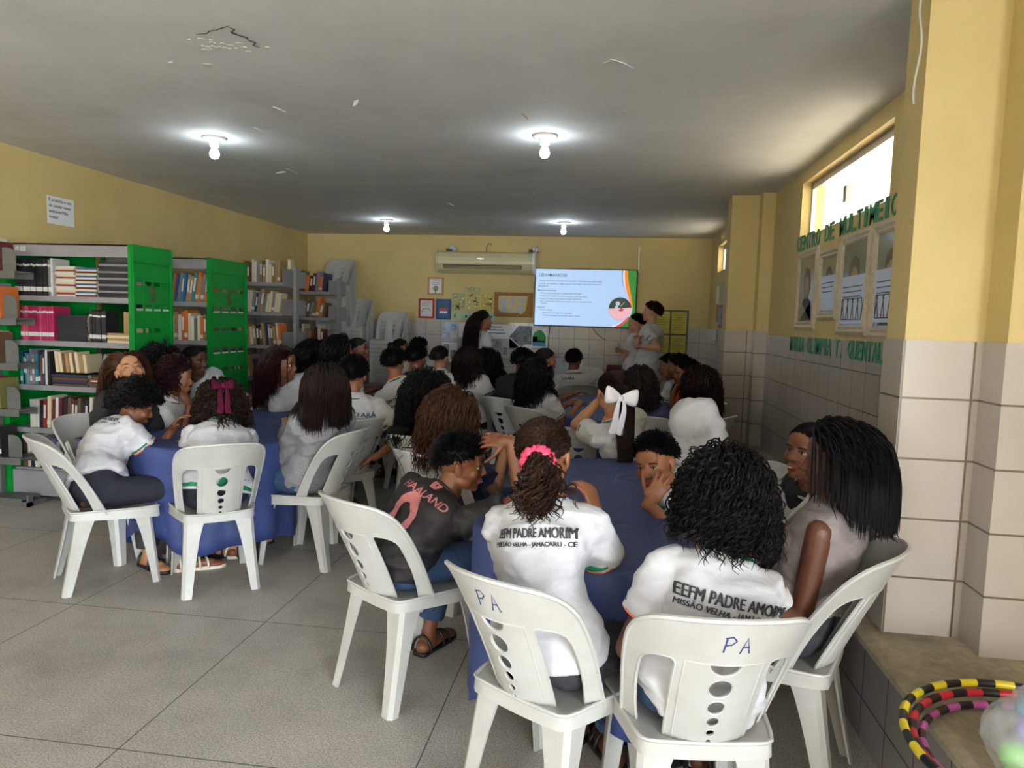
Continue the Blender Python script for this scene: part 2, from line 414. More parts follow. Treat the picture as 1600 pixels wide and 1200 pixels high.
# peeling flakes of ceiling paint
flake = mat('peeled_paint', '#D8D6D0', .8)
random.seed(4)
for k, (px, py) in enumerate([(436, 168), (404, 200), (556, 158), (974, 172), (820, 178), (834, 300), (704, 318), (266, 94), (325, 100), (455, 265), (440, 268), (945, 95), (970, 95)]):
    d = CF+CR*((px-800)/FPX)-CU*((py-600)/FPX); p = Vector((0, 0, CAM_H))+d*((H-CAM_H)/d.z)
    b = MB(); s = random.uniform(.03, .06); a = random.uniform(0, 6); e1 = V(math.cos(a), math.sin(a), 0); e2 = V(-math.sin(a), math.cos(a), 0); o = V(p.x, p.y, H)
    b.add([o-e1*s, o+e2*s*.35, o+e1*s*1.2-V(0, 0, .02), o-e2*s*.3-V(0, 0, .012), o-e1*s-V(0, 0, .003), o+e2*s*.35-V(0, 0, .003), o+e1*s*1.2-V(0, 0, .023), o-e2*s*.3-V(0, 0, .016)],
          [(0, 1, 2, 3), (7, 6, 5, 4), (0, 4, 5, 1), (1, 5, 6, 2), (2, 6, 7, 3), (3, 7, 4, 0)])
    o = b.obj('trim_%d' % (20+k), flake, kind='structure')
# the big blister with its crack
_d = CF+CR*((385-800)/FPX)-CU*((68-600)/FPX); _p = Vector((0, 0, CAM_H))+_d*((H-CAM_H)/_d.z)
b = MB(); random.seed(8)
pts = []; q = V(_p.x+.04, _p.y+.05, H-.001)
for i in range(9): pts.append(q.copy()); q = q+V(random.uniform(-.03, .03), -.03, 0)
b.tube(pts, [.001, .004, .006, .003, .006, .004, .007, .004, .001], 4)
pts = []; q = V(_p.x+.03, _p.y-.2, H-.001)
for i in range(8): pts.append(q.copy()); q = q+V(-.03, random.uniform(-.0, .03), 0)
b.tube(pts, [.001, .003, .004, .002, .004, .003, .002, .001], 4)
S('trim_40', b, mat('ceiling_crack', '#3d3a36', .9))
b = MB()
for i in range(26):
    o = V(_p.x-.12+random.gauss(0, .09), _p.y+.02+random.gauss(0, .035), H-.0005); r = random.uniform(.006, .022)
    b.lathe([(r, .0), (r*.9, -.002)], tuple(o), 6)
S('trim_41', b, flake)

# ------------------------------------------------------------------ ceiling bulbs
bulb_m = mat('lit_bulb', '#FFFFFF', emit=(.84, .94, 1.0), estr=78.)
socket_m = mat('porcelain_socket', '#DAD9D2', .35)
lamp_lab = ['bare lit bulb in a white ceiling socket, nearest on the left of the room', 'bare lit bulb in a white ceiling socket, nearest in the middle of the room', 'bare lit bulb far back on the left of the ceiling', 'bare lit bulb far back in the middle of the ceiling, towards the screen']
for k, (x, y) in enumerate([(-2.87, 4.86), (-.493, 4.86), (-2.91, 8.92), (-.643, 8.985)]):
    t = thing('ceiling_lamp', lamp_lab[k], 'lamp', (x, y, H))
    b = MB(); b.lathe([(.085, 0), (.085, -.012), (.05, -.02), (.036, -.026), (.033, -.06), (.026, -.066)]); b.obj('socket', socket_m, t, True)
    b = MB(); b.lathe([(.013, -.064), (.015, -.075), (.027, -.092), (.033, -.112), (.031, -.13), (.02, -.144), (.004, -.149)], n=16); b.obj('bulb', bulb_m, t, True)

# ------------------------------------------------------------------ things fixed to the back wall
def wallpiece(loops, Y, m, name, parent, ext=.0006):
    """flat cut-out in the x/z plane of the back wall"""
    me = poly_mesh(loops, ext); place(me, (0, Y, 0), (1, 0, 0), (0, 0, 1)); me.materials.append(m)
    return link(name, me, parent)
def walltext(body, x, z, size, Y, m, parent, bold=0., align='LEFT', name='lettering', sp=1.):
    me = text_mesh(body, size, bold, align, .0003, sp); place(me, (x, Y, z), (1, 0, 0), (0, 0, 1)); me.materials.append(m)
    return link(name, me, parent)
def R4(x0, z0, x1, z1): return [(x0, z0), (x1, z0), (x1, z1), (x0, z1)]
YW = YB-.0005

# television with its slide
t = thing('television', 'large flat wall television showing a pale blue slide headed LEISHMANIOSE', 'television', (0, 0, 0))
b = MB(); b.box((-1.14, 10.425, 1.44), (.338, 10.489, 2.285)); b.obj('casing', black_plastic, t, bevel=.006)
def em(name, c, s=1.): return mat(name, '#000000', .3, emit=c, estr=s)
TX0, TZ0, TX1, TZ1 = -1.127, 1.458, .325, 2.272
def tv(u, v): return (TX0+(u-85)/1450*(TX1-TX0), TZ1-(v-60)/830*(TZ1-TZ0))
def tvl(L): return [tv(*p) for p in L]
YT = 10.4245
wallpiece([R4(TX0, TZ0, TX1, TZ1)], YT, em('slide_blue', '#B4D6FF', .82), 'screen', t)
def bez(p, q, r, s, n=14): return [tuple((1-k)**3*np.array(p)+3*k*(1-k)**2*np.array(q)+3*k*k*(1-k)*np.array(r)+k**3*np.array(s)) for k in np.linspace(0, 1, n)]
wallpiece([tvl(bez((1350, 60), (1340, 330), (1470, 420), (1490, 600))+bez((1490, 600), (1500, 740), (1380, 800), (1210, 890))+[(1535, 890), (1535, 60)])], YT-.0014, em('slide_white', '#EAF4FF', .95), 'white_wave', t)
wallpiece([tvl(bez((1368, 60), (1360, 330), (1480, 420), (1495, 600))+bez((1495, 600), (1500, 740), (1400, 800), (1245, 890))+[(1535, 890), (1535, 60)])], YT-.0028, em('slide_green', '#0E8A2C', .8), 'green_wave', t)
wallpiece([tvl(bez((1366, 60), (1358, 330), (1440, 420), (1478, 600))+bez((1500, 600), (1480, 400), (1410, 250), (1412, 60))[0:])], YT-.0042, em('slide_orange', '#FF8410', .9), 'orange_wave', t)
wallpiece([tvl(bez((1240, 890), (1330, 850), (1400, 780), (1450, 730))+bez((1450, 760), (1420, 810), (1370, 850), (1310, 890)))], YT-.0042, em('slide_red', '#F0344C', .85), 'red_wave', t)
wallpiece([tvl(bez((1328, 60), (1320, 200), (1335, 260), (1352, 300))+bez((1356, 300), (1340, 260), (1330, 200), (1340, 60)))], YT-.0042, em('slide_teal', '#3F6E90', .7), 'teal_line', t)
cc, rr = tv(1320, 620), .163
wallpiece([[(cc[0]+rr*math.cos(a), cc[1]+rr*math.sin(a)) for a in np.linspace(0, 6.283, 40)[:-1]]], YT-.0056, em('slide_dark', '#1B3A2E', .6), 'picture', t)
wallpiece([[(cc[0]+rr*.99*math.cos(a), cc[1]+rr*.99*math.sin(a)) for a in np.linspace(math.pi+.02, 2*math.pi+.12, 24)]], YT-.0070, em('slide_pink', '#F3B6C2', .85), 'skin_picture', t)
ins = MB(); ink_s = em('slide_ink', '#33566B', .55)
wallpiece([tvl([(1300, 640), (1335, 610), (1380, 630), (1350, 660), (1310, 655)])], YT-.0084, em('slide_blood', '#C7303C', .7), 'insect_body', t)
wallpiece([tvl(circ(1285, 545, 32, 12)), tvl(circ(1270, 600, 26, 10))], YT-.0084, em('slide_wing', '#BBD3E6', .8), 'insect_wing', t)
for k, L in enumerate([[(1320, 590), (1380, 520)], [(1250, 620), (1245, 700)], [(1290, 650), (1270, 720)], [(1330, 655), (1350, 700)]]):
    b = MB(); P = [tv(*p) for p in L]; b.tube([(P[0][0], YT-.009, P[0][1]), (P[1][0], YT-.009, P[1][1])], .0035, 4); b.obj('insect_leg', em('slide_leg', '#D9C9A8', .8), t)
for (s, x, y, sz, bo) in [('LEISHMANIOSE', 130, 150, .062, .01), ('Doença infecciosa causada pelo protozoário Leishmania, que pode atingir', 140, 232, .0305, .008), ('a pele (forma cutânea) ou órgãos internos, como fígado e baço (forma visceral', 125, 274, .0285, .008), ('mais grave).', 125, 310, .031, .008),
                          ('Modo de transmissão', 122, 376, .031, .014), ('• Ocorre pela picada do mosquito-palha infectado', 145, 416, .0305, .006), ('• A invasão do interior de áreas aumenta os casos da doença', 145, 458, .0285, .006), ('• Regiões endêmicas e pessoas de áreas vulneráveis', 145, 496, .0295, .006), ('• Não é transmitida de pessoa para pessoa, nem por contato com os', 145, 536, .0275, .006), ('animais.', 170, 566, .03, .006),
                          ('Sintomas', 118, 625, .031, .014), ('• Forma cutânea', 140, 664, .031, .012), ('- Feridas na pele que não cicatrizam', 190, 708, .0305, .006), ('- Podem aumentar de tamanho com o tempo', 190, 746, .0305, .006)]:
    p = tv(x, y); walltext(s, p[0], p[1], sz, YT-.002, ink_s if sz < .05 else em('slide_title', '#1C5C74', .55), t, bo, name='slide_text')
# cable of the television
b = MB(); b.tube([(-.905+.008*math.sin(z*9), YB-.02, z) for z in np.linspace(1.46, .62, 24)], .006, 6); b.obj('power_cable', black_plastic, label='black cable hanging from the television down the tiles', cat='cable')
b = MB(); b.tube([(-.3+.22*k, YB-.02, 1.46-.16*math.sin(k*1.5)-.03*k) for k in np.linspace(0, 1, 12)], .005, 6); b.obj('signal_cable', black_plastic, label='thin black cable looping below the right half of the television', cat='cable')
b = MB(); b.tube([(.345, YB-.02, 2.62), (.355, YB-.02, 2.25)], .012, 8); b.obj('cable_duct', white_paint, label='white cable duct running up the wall beside the television', cat='duct')
b = MB(); b.box((-.86, YB-.03, .985), (-.1, YB-.012, 1.0)); b.box((-.88, YB-.05, .97), (-.78, YB-.012, 1.01)); b.obj('wall_rail', mat('grey_rail', '#8b8b88', .4), label='thin grey rail on the tiles under the television', cat='rail')

# air conditioner
t = thing('air_conditioner', 'long cream air conditioner mounted high on the back wall', 'air conditioner')
prof = [(10.489, 2.50), (10.36, 2.50), (10.28, 2.47), (10.235, 2.41), (10.22, 2.35), (10.225, 2.315), (10.30, 2.235), (10.40, 2.19), (10.489, 2.185)]
cream = mat('cream_plastic', '#D6CFA8', .3)
b = MB(); b.loft([[(x, y, z) for y, z in prof] for x in (-2.56, -1.17)], True); b.obj('housing', cream, t, bevel=.004)
b = MB(); b.loft([[(x, 10.489-(10.489-y)*1.03, 2.345+(z-2.345)*1.05) for y, z in prof] for x in (-1.17, -1.13)], True); b.obj('end_cap', white_paint, t, bevel=.004)
b = MB(); b.loft([[(x, 10.489-(10.489-y)*1.03, 2.345+(z-2.345)*1.05) for y, z in prof] for x in (-2.59, -2.56)], True); b.obj('end_cap', cream, t, bevel=.004)
e1 = nrm(V(0, .075, -.08)); e2 = np.cross((1, 0, 0), e1)
b = MB(); b.obox((-1.9, 10.262, 2.272), ((1, 0, 0), e1, e2), (.58, .032, .004)); b.obj('air_outlet', mat('dark_grille', '#1d1b17', .6), t)
for k in (-.014, .012):
    b = MB(); b.obox(V(-1.9, 10.262, 2.272)+e1*k, ((1, 0, 0), e1, e2), (.575, .005, .009)); b.obj('vane', cream, t)
b = MB(); b.obox((-1.92, 10.224, 2.385), ((1, 0, 0), (0, 0, 1), (0, 1, 0)), (.055, .008, .003)); b.obj('badge', mat('chrome_badge', '#dcdcdc', .2, metal=.6), t)
for x, l in ((-2.42, 'left'), (-1.19, 'right')):
    q = thing('hanging_bracket', 'small metal bracket with a crumpled plastic bag above the %s end of the air conditioner' % l, 'bracket', (x, 10.40, 2.508))
    b = MB(); b.box((-.05, -.03, .0), (.02, .02, .03)); b.obj('bracket_arm', black_plastic, q, bevel=.003)
    b = MB(); b.ell((.045, .0, .045), (.045, .03, .04)); b.ell((.07, 0, .03), (.03, .025, .03)); me = fused(b, .009, 1); ruffle(me, .016, 40); me.materials.append(mat('thin_bag', '#C9CDD0', .2)); link('plastic_bag', me, q)
b = MB(); b.tube([(-1.86, 10.4, 2.5), (-1.87, 10.4, 2.56), (-1.84, 10.4, 2.62), (-1.80, 10.4, 2.62), (-1.80, 10.4, 2.595)], .006, 6); b.obj('wire_hook', black_plastic, label='dark wire hook sticking up over the air conditioner', cat='hook')

# framed pictures and paper sheets
def panel(name, label, cat, x0, z0, x1, z1, m, th=.006, group=None):
    b = MB(); b.box((x0, YB-.012-th if z0 < 1.47 else YB-th, z0), (x1, YB-.0125 if z0 < 1.47 else YB-.0003, z1))
    t = thing(name, label, cat, group=group); b.obj('backing', m, t); return t, (YB-.012-th if z0 < 1.47 else YB-th)
def framed(name, label, x0, z0, x1, z1, fm, pm, w=.03):
    t = thing(name, label, 'picture'); y = YB-.02
    b = MB()
    for lo, hi in (((x0, z0), (x1, z0+w)), ((x0, z1-w), (x1, z1)), ((x0, z0+w), (x0+w, z1-w)), ((x1-w, z0+w), (x1, z1-w))): b.box((lo[0], y, lo[1]), (hi[0], YB-.0003, hi[1]))
    b.obj('frame', fm, t); b = MB(); b.box((x0+w, y+.008, z0+w), (x1-w, YB-.001, z1-w)); b.obj('print', pm, t); return t, y+.0075
t, y = framed('framed_print', 'light wooden frame with a tree drawing, highest of the small pictures', -2.765, 1.855, -2.52, 2.125, mat('light_wood', '#BC8A57', .5), paper)
wallpiece([circ(-2.64, 1.955, .042, 18)], y, mat('olive_print', '#8a8a60', .7), 'tree_crown', t); wallpiece([R4(-2.646, 1.885, -2.634, 1.93)], y-.001, ink, 'tree_trunk', t)
for i in range(3): wallpiece([R4(-2.70+.01*i, 2.01+.026*i, -2.59+.012*i, 2.016+.026*i)], y, mat('grey_print', '#6e7280', .7), 'text_line', t)
t, y = framed('framed_print', 'red framed drawing of an umbrella with handwriting', -2.90, 1.505, -2.655, 1.803, mat('red_frame', '#9C1420', .5), mat('pinkish_paper', '#DDD3D3', .7))
wallpiece([[(-2.78+.07*math.cos(a), 1.60+.06*math.sin(a)) for a in np.linspace(0.3, 3.3, 14)]+[(-2.78+.06*math.cos(a), 1.60+.05*math.sin(a)) for a in np.linspace(3.3, .3, 14)]], y, mat('green_print', '#3f6a52', .7), 'umbrella', t)
for i in range(3): wallpiece([R4(-2.85, 1.69+.026*i, -2.74+.012*i, 1.698+.026*i)], y, mat('teal_print', '#4f7f80', .7), 'text_line', t)
t, y = framed('framed_print', 'blue framed print with bold red and white lettering', -2.63, 1.492, -2.40, 1.80, mat('blue_frame', '#143C7C', .5), mat('blue_print', '#2C5B8F', .6), .03)
for i, (m_, w_) in enumerate(((mat('green_print', ''), .07), (mat('coral_print', '#C05A55', .7), .07), (paper, .06))): wallpiece([R4(-2.515-w_, 1.585+.045*(2-i), -2.515+w_, 1.62+.045*(2-i))], y, m_, 'text_block', t)
# paper jungle board made of sheets
random.seed(21)
sheet_m = [mat('sheet_green', '#8E9460', .7, '#B9B98A', 40), mat('sheet_ochre', '#9C9250', .7, '#C9C288', 45), mat('sheet_gold', '#A48B3C', .7, '#CDBE74', 38)]
for k, (x0, z0, x1, z1, lab) in enumerate([(-2.39, 1.63, -2.19, 1.90, 'green patterned paper sheet, left of the three in a row'), (-2.165, 1.63, -1.965, 1.90, 'olive patterned paper sheet in the middle of the three in a row'), (-1.945, 1.625, -1.76, 1.895, 'golden patterned paper sheet, right of the three in a row'), (-2.20, 1.912, -1.95, 1.985, 'small title sheet topping the three patterned papers')]):
    t, y = panel('paper_sheet', lab, 'poster', x0, z0, x1, z1, sheet_m[k % 3], .004)
    for i in range(14 if k < 3 else 3):
        cx, cz = random.uniform(x0+.03, x1-.03), random.uniform(z0+.025, z1-.025)
        wallpiece([circ(cx, cz, random.uniform(.008, .02), 7)], y-.0007, mat(['pr_yellow', 'pr_dark', 'pr_cream', 'pr_brown'][i % 4], ['#D8C36A', '#4E5A34', '#DCD8B4', '#8A6A32'][i % 4], .7), 'printed_shape', t)
t, y = panel('paper_border', 'pale green paper border with cut-out houses and leaves', 'poster', -2.385, 1.50, -1.76, 1.622, mat('mint_paper', '#A9C0A2', .7), .004)
for i in range(3):
    x = -2.17+.19*i; wallpiece([[(x-.07, 1.51), (x+.07, 1.51), (x+.07, 1.565), (x, 1.60), (x-.07, 1.565)]], y-.0007, mat('aqua_paper', '#9FC4BC', .7), 'paper_house', t)
    wallpiece([[(x-.015, 1.525), (x+.02, 1.535), (x+.018, 1.575), (x-.012, 1.565)]], y-.0014, mat('leaf_print', '#12604A', .7), 'paper_leaf', t)
wallpiece([circ(-2.34, 1.55, .02, 8), circ(-2.335, 1.58, .014, 8)], y-.0007, mat('leaf_green', '#3f8a4a', .7), 'paper_leaf', t)
# cork board
t, y = panel('cork_board', 'brown board with an ornate border and pale paper map', 'board', -1.745, 1.56, -1.165, 1.925, mat('cork', '#7F5624', .7, '#A2742F', 60), .012)
wallpiece([[(-1.68, 1.87), (-1.25, 1.87), (-1.25, 1.80), (-1.27, 1.66), (-1.33, 1.60), (-1.39, 1.62), (-1.60, 1.62), (-1.68, 1.67)]], y-.0007, mat('map_paper', '#C9B783', .7), 'map_paper', t)
for i, (x, z, w, h) in enumerate([(-1.61, 1.77, .05, .08), (-1.47, 1.80, .04, .05), (-1.33, 1.82, .05, .04), (-1.36, 1.68, .055, .06), (-1.60, 1.66, .06, .04), (-1.48, 1.67, .02, .04)]): wallpiece([circ(x, z, 1, 10)] if 0 else [[(x+w*math.cos(a), z+h*math.sin(a)) for a in np.linspace(0, 6.28, 12)[:-1]]], y-.0014, mat('map_grey', '#AEB2BC', .7), 'paper_piece', t)

# sheets on the tiles
blue1 = mat('photo_blue', '#6f8fc4', .5, '#c9d4e6', 14); grey1 = mat('photo_grey', '#5a6068', .5, '#A9AEB6', 18)
for k, (x0, z0, x1, z1, m, lab, items) in enumerate([
    (-2.52, 1.17, -2.29, 1.462, mat('sheet_white_blue', '#B9C2D2', .6), 'white sheet with four blue photographs, upper left on the tiles', [(R4(-2.51, 1.33, -2.41, 1.44), blue1), (R4(-2.40, 1.33, -2.30, 1.44), blue1), (R4(-2.51, 1.19, -2.41, 1.31), blue1), (R4(-2.40, 1.19, -2.30, 1.31), mat('photo_sand', '#b9ad96', .5, '#d8d4cc', 15))]),
    (-2.52, .86, -2.29, 1.155, paper, 'white sheet with grey photographs under the four blue ones', [(R4(-2.5, 1.0, -2.41, 1.13), grey1), (R4(-2.39, .9, -2.31, 1.04), grey1)]),
    (-2.27, 1.24, -2.11, 1.462, paper, 'white sheet with a cut corner and small dark leaves', [([(-2.17, 1.27), (-2.13, 1.27), (-2.13, 1.30), (-2.17, 1.31)], mat('leaf_print', '')), ([(-2.15, 1.33), (-2.12, 1.32), (-2.12, 1.35)], mat('leaf_print', ''))]),
    (-2.27, .93, -2.11, 1.225, mat('grey_paper', '#A4A7AE', .6), 'grey photo sheet under the sheet with the cut corner', [(R4(-2.25, 1.09, -2.13, 1.21), grey1), (R4(-2.25, .95, -2.13, 1.07), grey1)]),
    (-2.085, 1.23, -1.50, 1.445, paper, 'long white sheet of typed text behind the standing presenter', []),
    (-1.72, .90, -1.62, 1.22, grey1, 'narrow dark photo strip right of the standing presenter', []),
    (-1.61, .95, -1.38, 1.22, mat('pale_grey_paper', '#B4B9C2', .6), 'pale sheet with two small black and white photographs', [(R4(-1.59, 1.0, -1.53, 1.10), grey1), (R4(-1.51, 1.0, -1.42, 1.10), grey1)]),
    (-1.50, 1.10, -1.165, 1.432, mat('photo_dark', '#4E545A', .5, '#7E848A', 22), 'dark aerial photograph with a folded white edge', [([(-1.50, 1.272), (-1.36, 1.432), (-1.50, 1.432)], paper), ([(-1.50, 1.25), (-1.33, 1.105), (-1.32, 1.115), (-1.485, 1.262)], paper), ([(-1.33, 1.105), (-1.26, 1.16), (-1.165, 1.16), (-1.165, 1.10)], paper)]),
    (-1.165, 1.12, -.945, 1.41, paper, 'white sheet with a green landscape and a small house', [([(-1.155, 1.14), (-.955, 1.14), (-.955, 1.22), (-1.155, 1.22)], mat('water_print', '#3f8fb0', .6)), ([(-1.155, 1.2), (-.955, 1.2), (-.955, 1.29), (-1.0, 1.36), (-1.05, 1.385), (-1.12, 1.35), (-1.155, 1.28)], mat('hill_green', '#1C7A3C', .6, '#2f9a50', 20)), (R4(-1.15, 1.22, -1.08, 1.28), mat('house_print', '#d8c8c0', .6)), (R4(-1.12, 1.22, -1.10, 1.27), mat('red_print', '#c2382e', .6))]),
    (-1.03, .62, -.40, .985, mat('pale_blue_paper', '#B2C0CC', .6), 'large pale blue sheet with small coloured drawings beside the cable', [(R4(-.87, .90, -.79, .965), mat('tan_print', '#b39a76', .6)), (R4(-.70, .90, -.66, .96), mat('tan_print', '')), ([(-.88, .74), (-.84, .70), (-.81, .75), (-.84, .79)], mat('teal_print', '')), ([(-.86, .66), (-.82, .64), (-.8, .68)], mat('teal_print', ''))])]):
    t, y = panel('paper_sheet', lab, 'poster', x0, z0, x1, z1, m, .003)
    for L, mm in items: wallpiece([L], y-.0007-.0007*(mm is paper), mm, 'printed_shape', t)
    if k == 4:
        for i in range(3): wallpiece([R4(-2.06, 1.40-.045*i, -1.62+.03*i, 1.412-.045*i)], y-.0007, mat('violet_ink', '#4a4a6a', .6), 'text_line', t)
# yellow sheets in blue tape
t, y = panel('notice_sheets', 'yellow notice sheets edged with blue tape beside the standing man', 'poster', .60, 1.035, 1.09, 1.725, mat('blue_tape', '#53656E', .6), .004)
for (x0, z0, x1, z1) in ((.625, 1.385, .825, 1.70), (.85, 1.385, 1.065, 1.70), (.625, 1.05, .825, 1.36), (.85, 1.05, 1.065, 1.36)):
    f = wallpiece([R4(x0, z0, x1, z1)], y-.0007, mat('yellow_paper', '#C9C058', .7), 'yellow_sheet', t)
    for i in range(7): wallpiece([R4(x0+.03+.02*(i % 2), z1-.05-.035*i, x1-.03-.02*(i % 3), z1-.042-.035*i)], y-.0014, mat('faded_ink', '#8a8448', .7), 'text_line', f)
t, y = panel('pink_board', 'pink board standing against the tiles behind the seated boy', 'board', -.47, .45, -.05, .842, mat('pink_card', '#C9808E', .6), .02)
t, y = panel('maroon_board', 'dark red board against the tiles left of the presenter in jeans', 'board', -.045, .62, .22, .905, mat('maroon_card', '#5A1722', .6), .02)
wallpiece([R4(.02, .80, .2, .83), R4(.05, .74, .18, .76)], y-.001, mat('dusty_rose', '#8f5a62', .6), 'text_block', t)
# small things on the far right wall
def rwpanel(name, label, cat, X, y0, z0, y1, z1, m, th=.006):
    b = MB(); b.box((X-th, y0, z0), (X-.0003, y1, z1)); t = thing(name, label, cat); b.obj('backing', m, t); return t
rwpanel('certificate', 'narrow white framed sheet on the far right wall, upper left of a pair', 'picture', 1.37, 9.62, 1.80, 9.80, 2.03, paper)
rwpanel('certificate', 'narrow grey sheet on the far right wall, nearest the pillar', 'picture', 1.37, 9.18, 1.80, 9.32, 2.05, mat('grey_paper', ''))
t = rwpanel('calendar', 'red edged calendar sheet with a blue picture on the far right wall', 'calendar', 1.37, 9.20, 1.49, 9.50, 1.78, mat('red_paper', '#A8442E', .6))
b = MB(); b.box((1.362, 9.215, 1.52), (1.3645, 9.485, 1.75)); b.obj('picture_area', mat('calendar_blue', '#4E6A8C', .6, '#9ab0c4', 9), t)
t = rwpanel('calendar', 'small orange paper calendar beside the blue one on the far right wall', 'calendar', 1.37, 9.56, 1.56, 9.74, 1.80, mat('orange_paper', '#A8714E', .6))
b = MB(); b.tube([(1.34, 9.5, 1.47), (1.335, 9.5, 1.43), (1.34, 9.5, 1.38), (1.335, 9.49, 1.33), (1.34, 9.49, 1.30)], [.012, .02, .016, .022, .01], 8); b.obj('plastic_strip', white_plastic, label='twisted white plastic strip hanging below the calendars', cat='plastic bag')

# notice on the left wall
t = thing('paper_notice', 'white paper notice on the left wall above the green bookcase', 'notice')
b = MB(); b.box((XL+.0003, 5.385, 2.20), (XL+.003, 5.68, 2.428)); b.obj('sheet', paper, t)
for i, s in enumerate(('É proibido o uso', 'do celular nesse', 'ambiente!Não', 'insista!')):
    me = text_mesh(s, .037, .012, 'LEFT', .0002); place(me, (XL+.0036, 5.40, 2.395-.046*i), (0, 1, 0), (0, 0, 1)); me.materials.append(ink); link('lettering', me, t)

# ------------------------------------------------------------------ right niche: lettering and portraits
green_foam = mat('green_lettering', '#1D6B4C', .45, '#2b8a63', 25)
def niche_text(name, label, body, y0, y1, z0, z1, n_vis):
    t = thing(name, label, 'lettering'); pitch = (y0-y1)/n_vis
    X = 1.45 if z0 > 1.45 else 1.438
    for i, ch in enumerate(body):
        if ch == ' ': continue
        yy = y0-pitch*(i+.5)
        if yy < 2.98: break
        me = text_mesh(ch, 1., .010, 'CENTER', .004/(z1-z0)*.5); co = get_co(me)
        if ch == '.': sx, sz = .1, (z1-z0)/.73; cz = 0
        else: sx = pitch*.92/(co[:, 0].max()-co[:, 0].min()); sz = (z1-z0)/(co[:, 1].max()-co[:, 1].min())
        if ch in 'I': sx *= .5
        co = (co-V((co[:, 0].max()+co[:, 0].min())/2, co[:, 1].min(), 0))*V(sx, sz, (z1-z0))
        set_co(me, co); place(me, (X-.004, yy, z0), (0, -1, 0), (0, 0, 1)); me.materials.append(green_foam)
        link('letter', me, t)
niche_text('wall_lettering', 'green cut-out letters CENTRO DE MULTIMEIOS under the right window', 'CENTRO DE MULTIMEIOS', 6.03, 4.04, 2.112, 2.228, 18.4)
niche_text('wall_lettering', 'green cut-out letters MARIA OLIMPIA T. QUENTAL along the tiles', 'MARIA OLIMPIA T. QUENTAL', 6.0, 4.0, 1.33, 1.445, 24)
frame_m = mat('cream_frame', '#C9BEA8', .4, '#B5A78C', 30, bump=.2, bscale=60)
pglass = mat('portrait_glass', '#8B8A78', .12)
def portrait(label, y0, z0, y1, z1, w, bg, sheet=None, drawing=False, ornate=False):
    t = thing('framed_portrait', label, 'portrait'); X = 1.45
    pr = [(0, .0), (0, .014), (w*.35, .022), (w*.6, .015), (w*.8, .018), (w, .010), (w, 0)]
    rings = []
    for (cy, cz, sy, sz) in ((y0, z0, 1, 1), (y1, z0, -1, 1), (y1, z1, -1, -1), (y0, z1, 1, -1)):
        rings.append([(X-d-.001, cy+sy*o, cz+sz*o) for o, d in pr])
    b = MB(); b.loft(rings, False, 0, True); b.obj('frame', frame_m, t)
    b = MB(); b.box((X-.008, y0+w*.9, z0+w*.9), (X-.002, y1-w*.9, z1-w*.9)); b.obj('print', bg, t)
    cy, h, wd = (y0+y1)/2, z1-z0-2*w, y1-y0-2*w
    def P(L, m, n, dx): me = poly_mesh([L], .0005); place(me, (X-.0085-dx*.5, 0, 0), (0, -1, 0), (0, 0, 1)); me.materials.append(m); return link(n, me, t)
    zb = z0+w
    P([(-(cy-wd*.36), zb+h*.02), (-(cy+wd*.36), zb+h*.02)][::-1]+[(-(cy+wd*.3), zb+h*.30), (-(cy+wd*.1), zb+h*.38), (-(cy-wd*.1), zb+h*.38), (-(cy-wd*.3), zb+h*.30)], mat('portrait_coat', '#4a463c', .6), 'painted_coat', .001)
    P([(-cy+wd*.24*math.cos(a), zb+h*.60+h*.23*math.sin(a)) for a in np.linspace(0, 6.28, 20)[:-1]], mat('portrait_hair', '#3c352c' if sheet else '#6a5f4c', .6), 'painted_hair', .002)
    P([(-cy+wd*.16*math.cos(a), zb+h*.54+h*.17*math.sin(a)) for a in np.linspace(0, 6.28, 20)[:-1]], mat('portrait_face', '#A89274', .6), 'painted_face', .003)
    if sheet:
        a0, a1 = sheet
        b = MB(); b.box((X-.0125, y0+w+.004, zb+h*a0), (X-.0112, y1-w-.004, zb+h*a1)); s = b.obj('paper_sheet', mat('sheet_blue_white', '#C9D6F0', .6), t)
        yy0, yy1 = y0+w+.03, y1-w-.03
        for i in range(3):
            bb = MB(); zz = zb+h*(a1-.14)-.03*i; bb.box((X-.0133, yy0+.02*i, zz), (X-.0125, yy1, zz+.007)); bb.obj('text_line', mat('pale_ink', '#59657c', .6), s)
        if drawing:
            bb = MB(); z_0, z_1 = zb+h*(a0+.05), zb+h*(a0+(a1-a0)*.52)
            for i in range(9):
                ya = yy0+(yy1-yy0)*i/8
                bb.tube([(X-.0130, ya, z_0), (X-.0130, ya+(.03 if i % 2 else -.03), z_1)], .0035, 4)
            bb.tube([(X-.0130, yy0, z_0), (X-.0130, yy1, z_0), (X-.0130, yy1, z_1), (X-.0130, yy0, z_1)], .003, 4, closed=True)
            bb.obj('tree_sketch', mat('sketch_brown', '#5b4640', .7), s)
portrait('faded portrait of a man in a cream frame, farthest left under the lettering', 5.37, 1.50, 5.90, 2.10, .06, mat('sepia', '#8C8468', .15))
portrait('smallest framed portrait, second from the left, half covered by a white sheet', 4.87, 1.57, 5.31, 2.05, .055, mat('olive_sepia', '#80805F', .12), (.02, .66))
portrait('framed portrait third from the left with a sheet of sketched tree trunks', 4.31, 1.475, 4.85, 2.095, .06, mat('grey_sepia', '#6E7468', .12), (.02, .60), True)
portrait('ornate framed portrait nearest the pillar with printed sheets', 3.72, 1.455, 4.28, 2.10, .07, mat('grey_sepia2', '#7C8276', .12), (.05, .62), True, True)
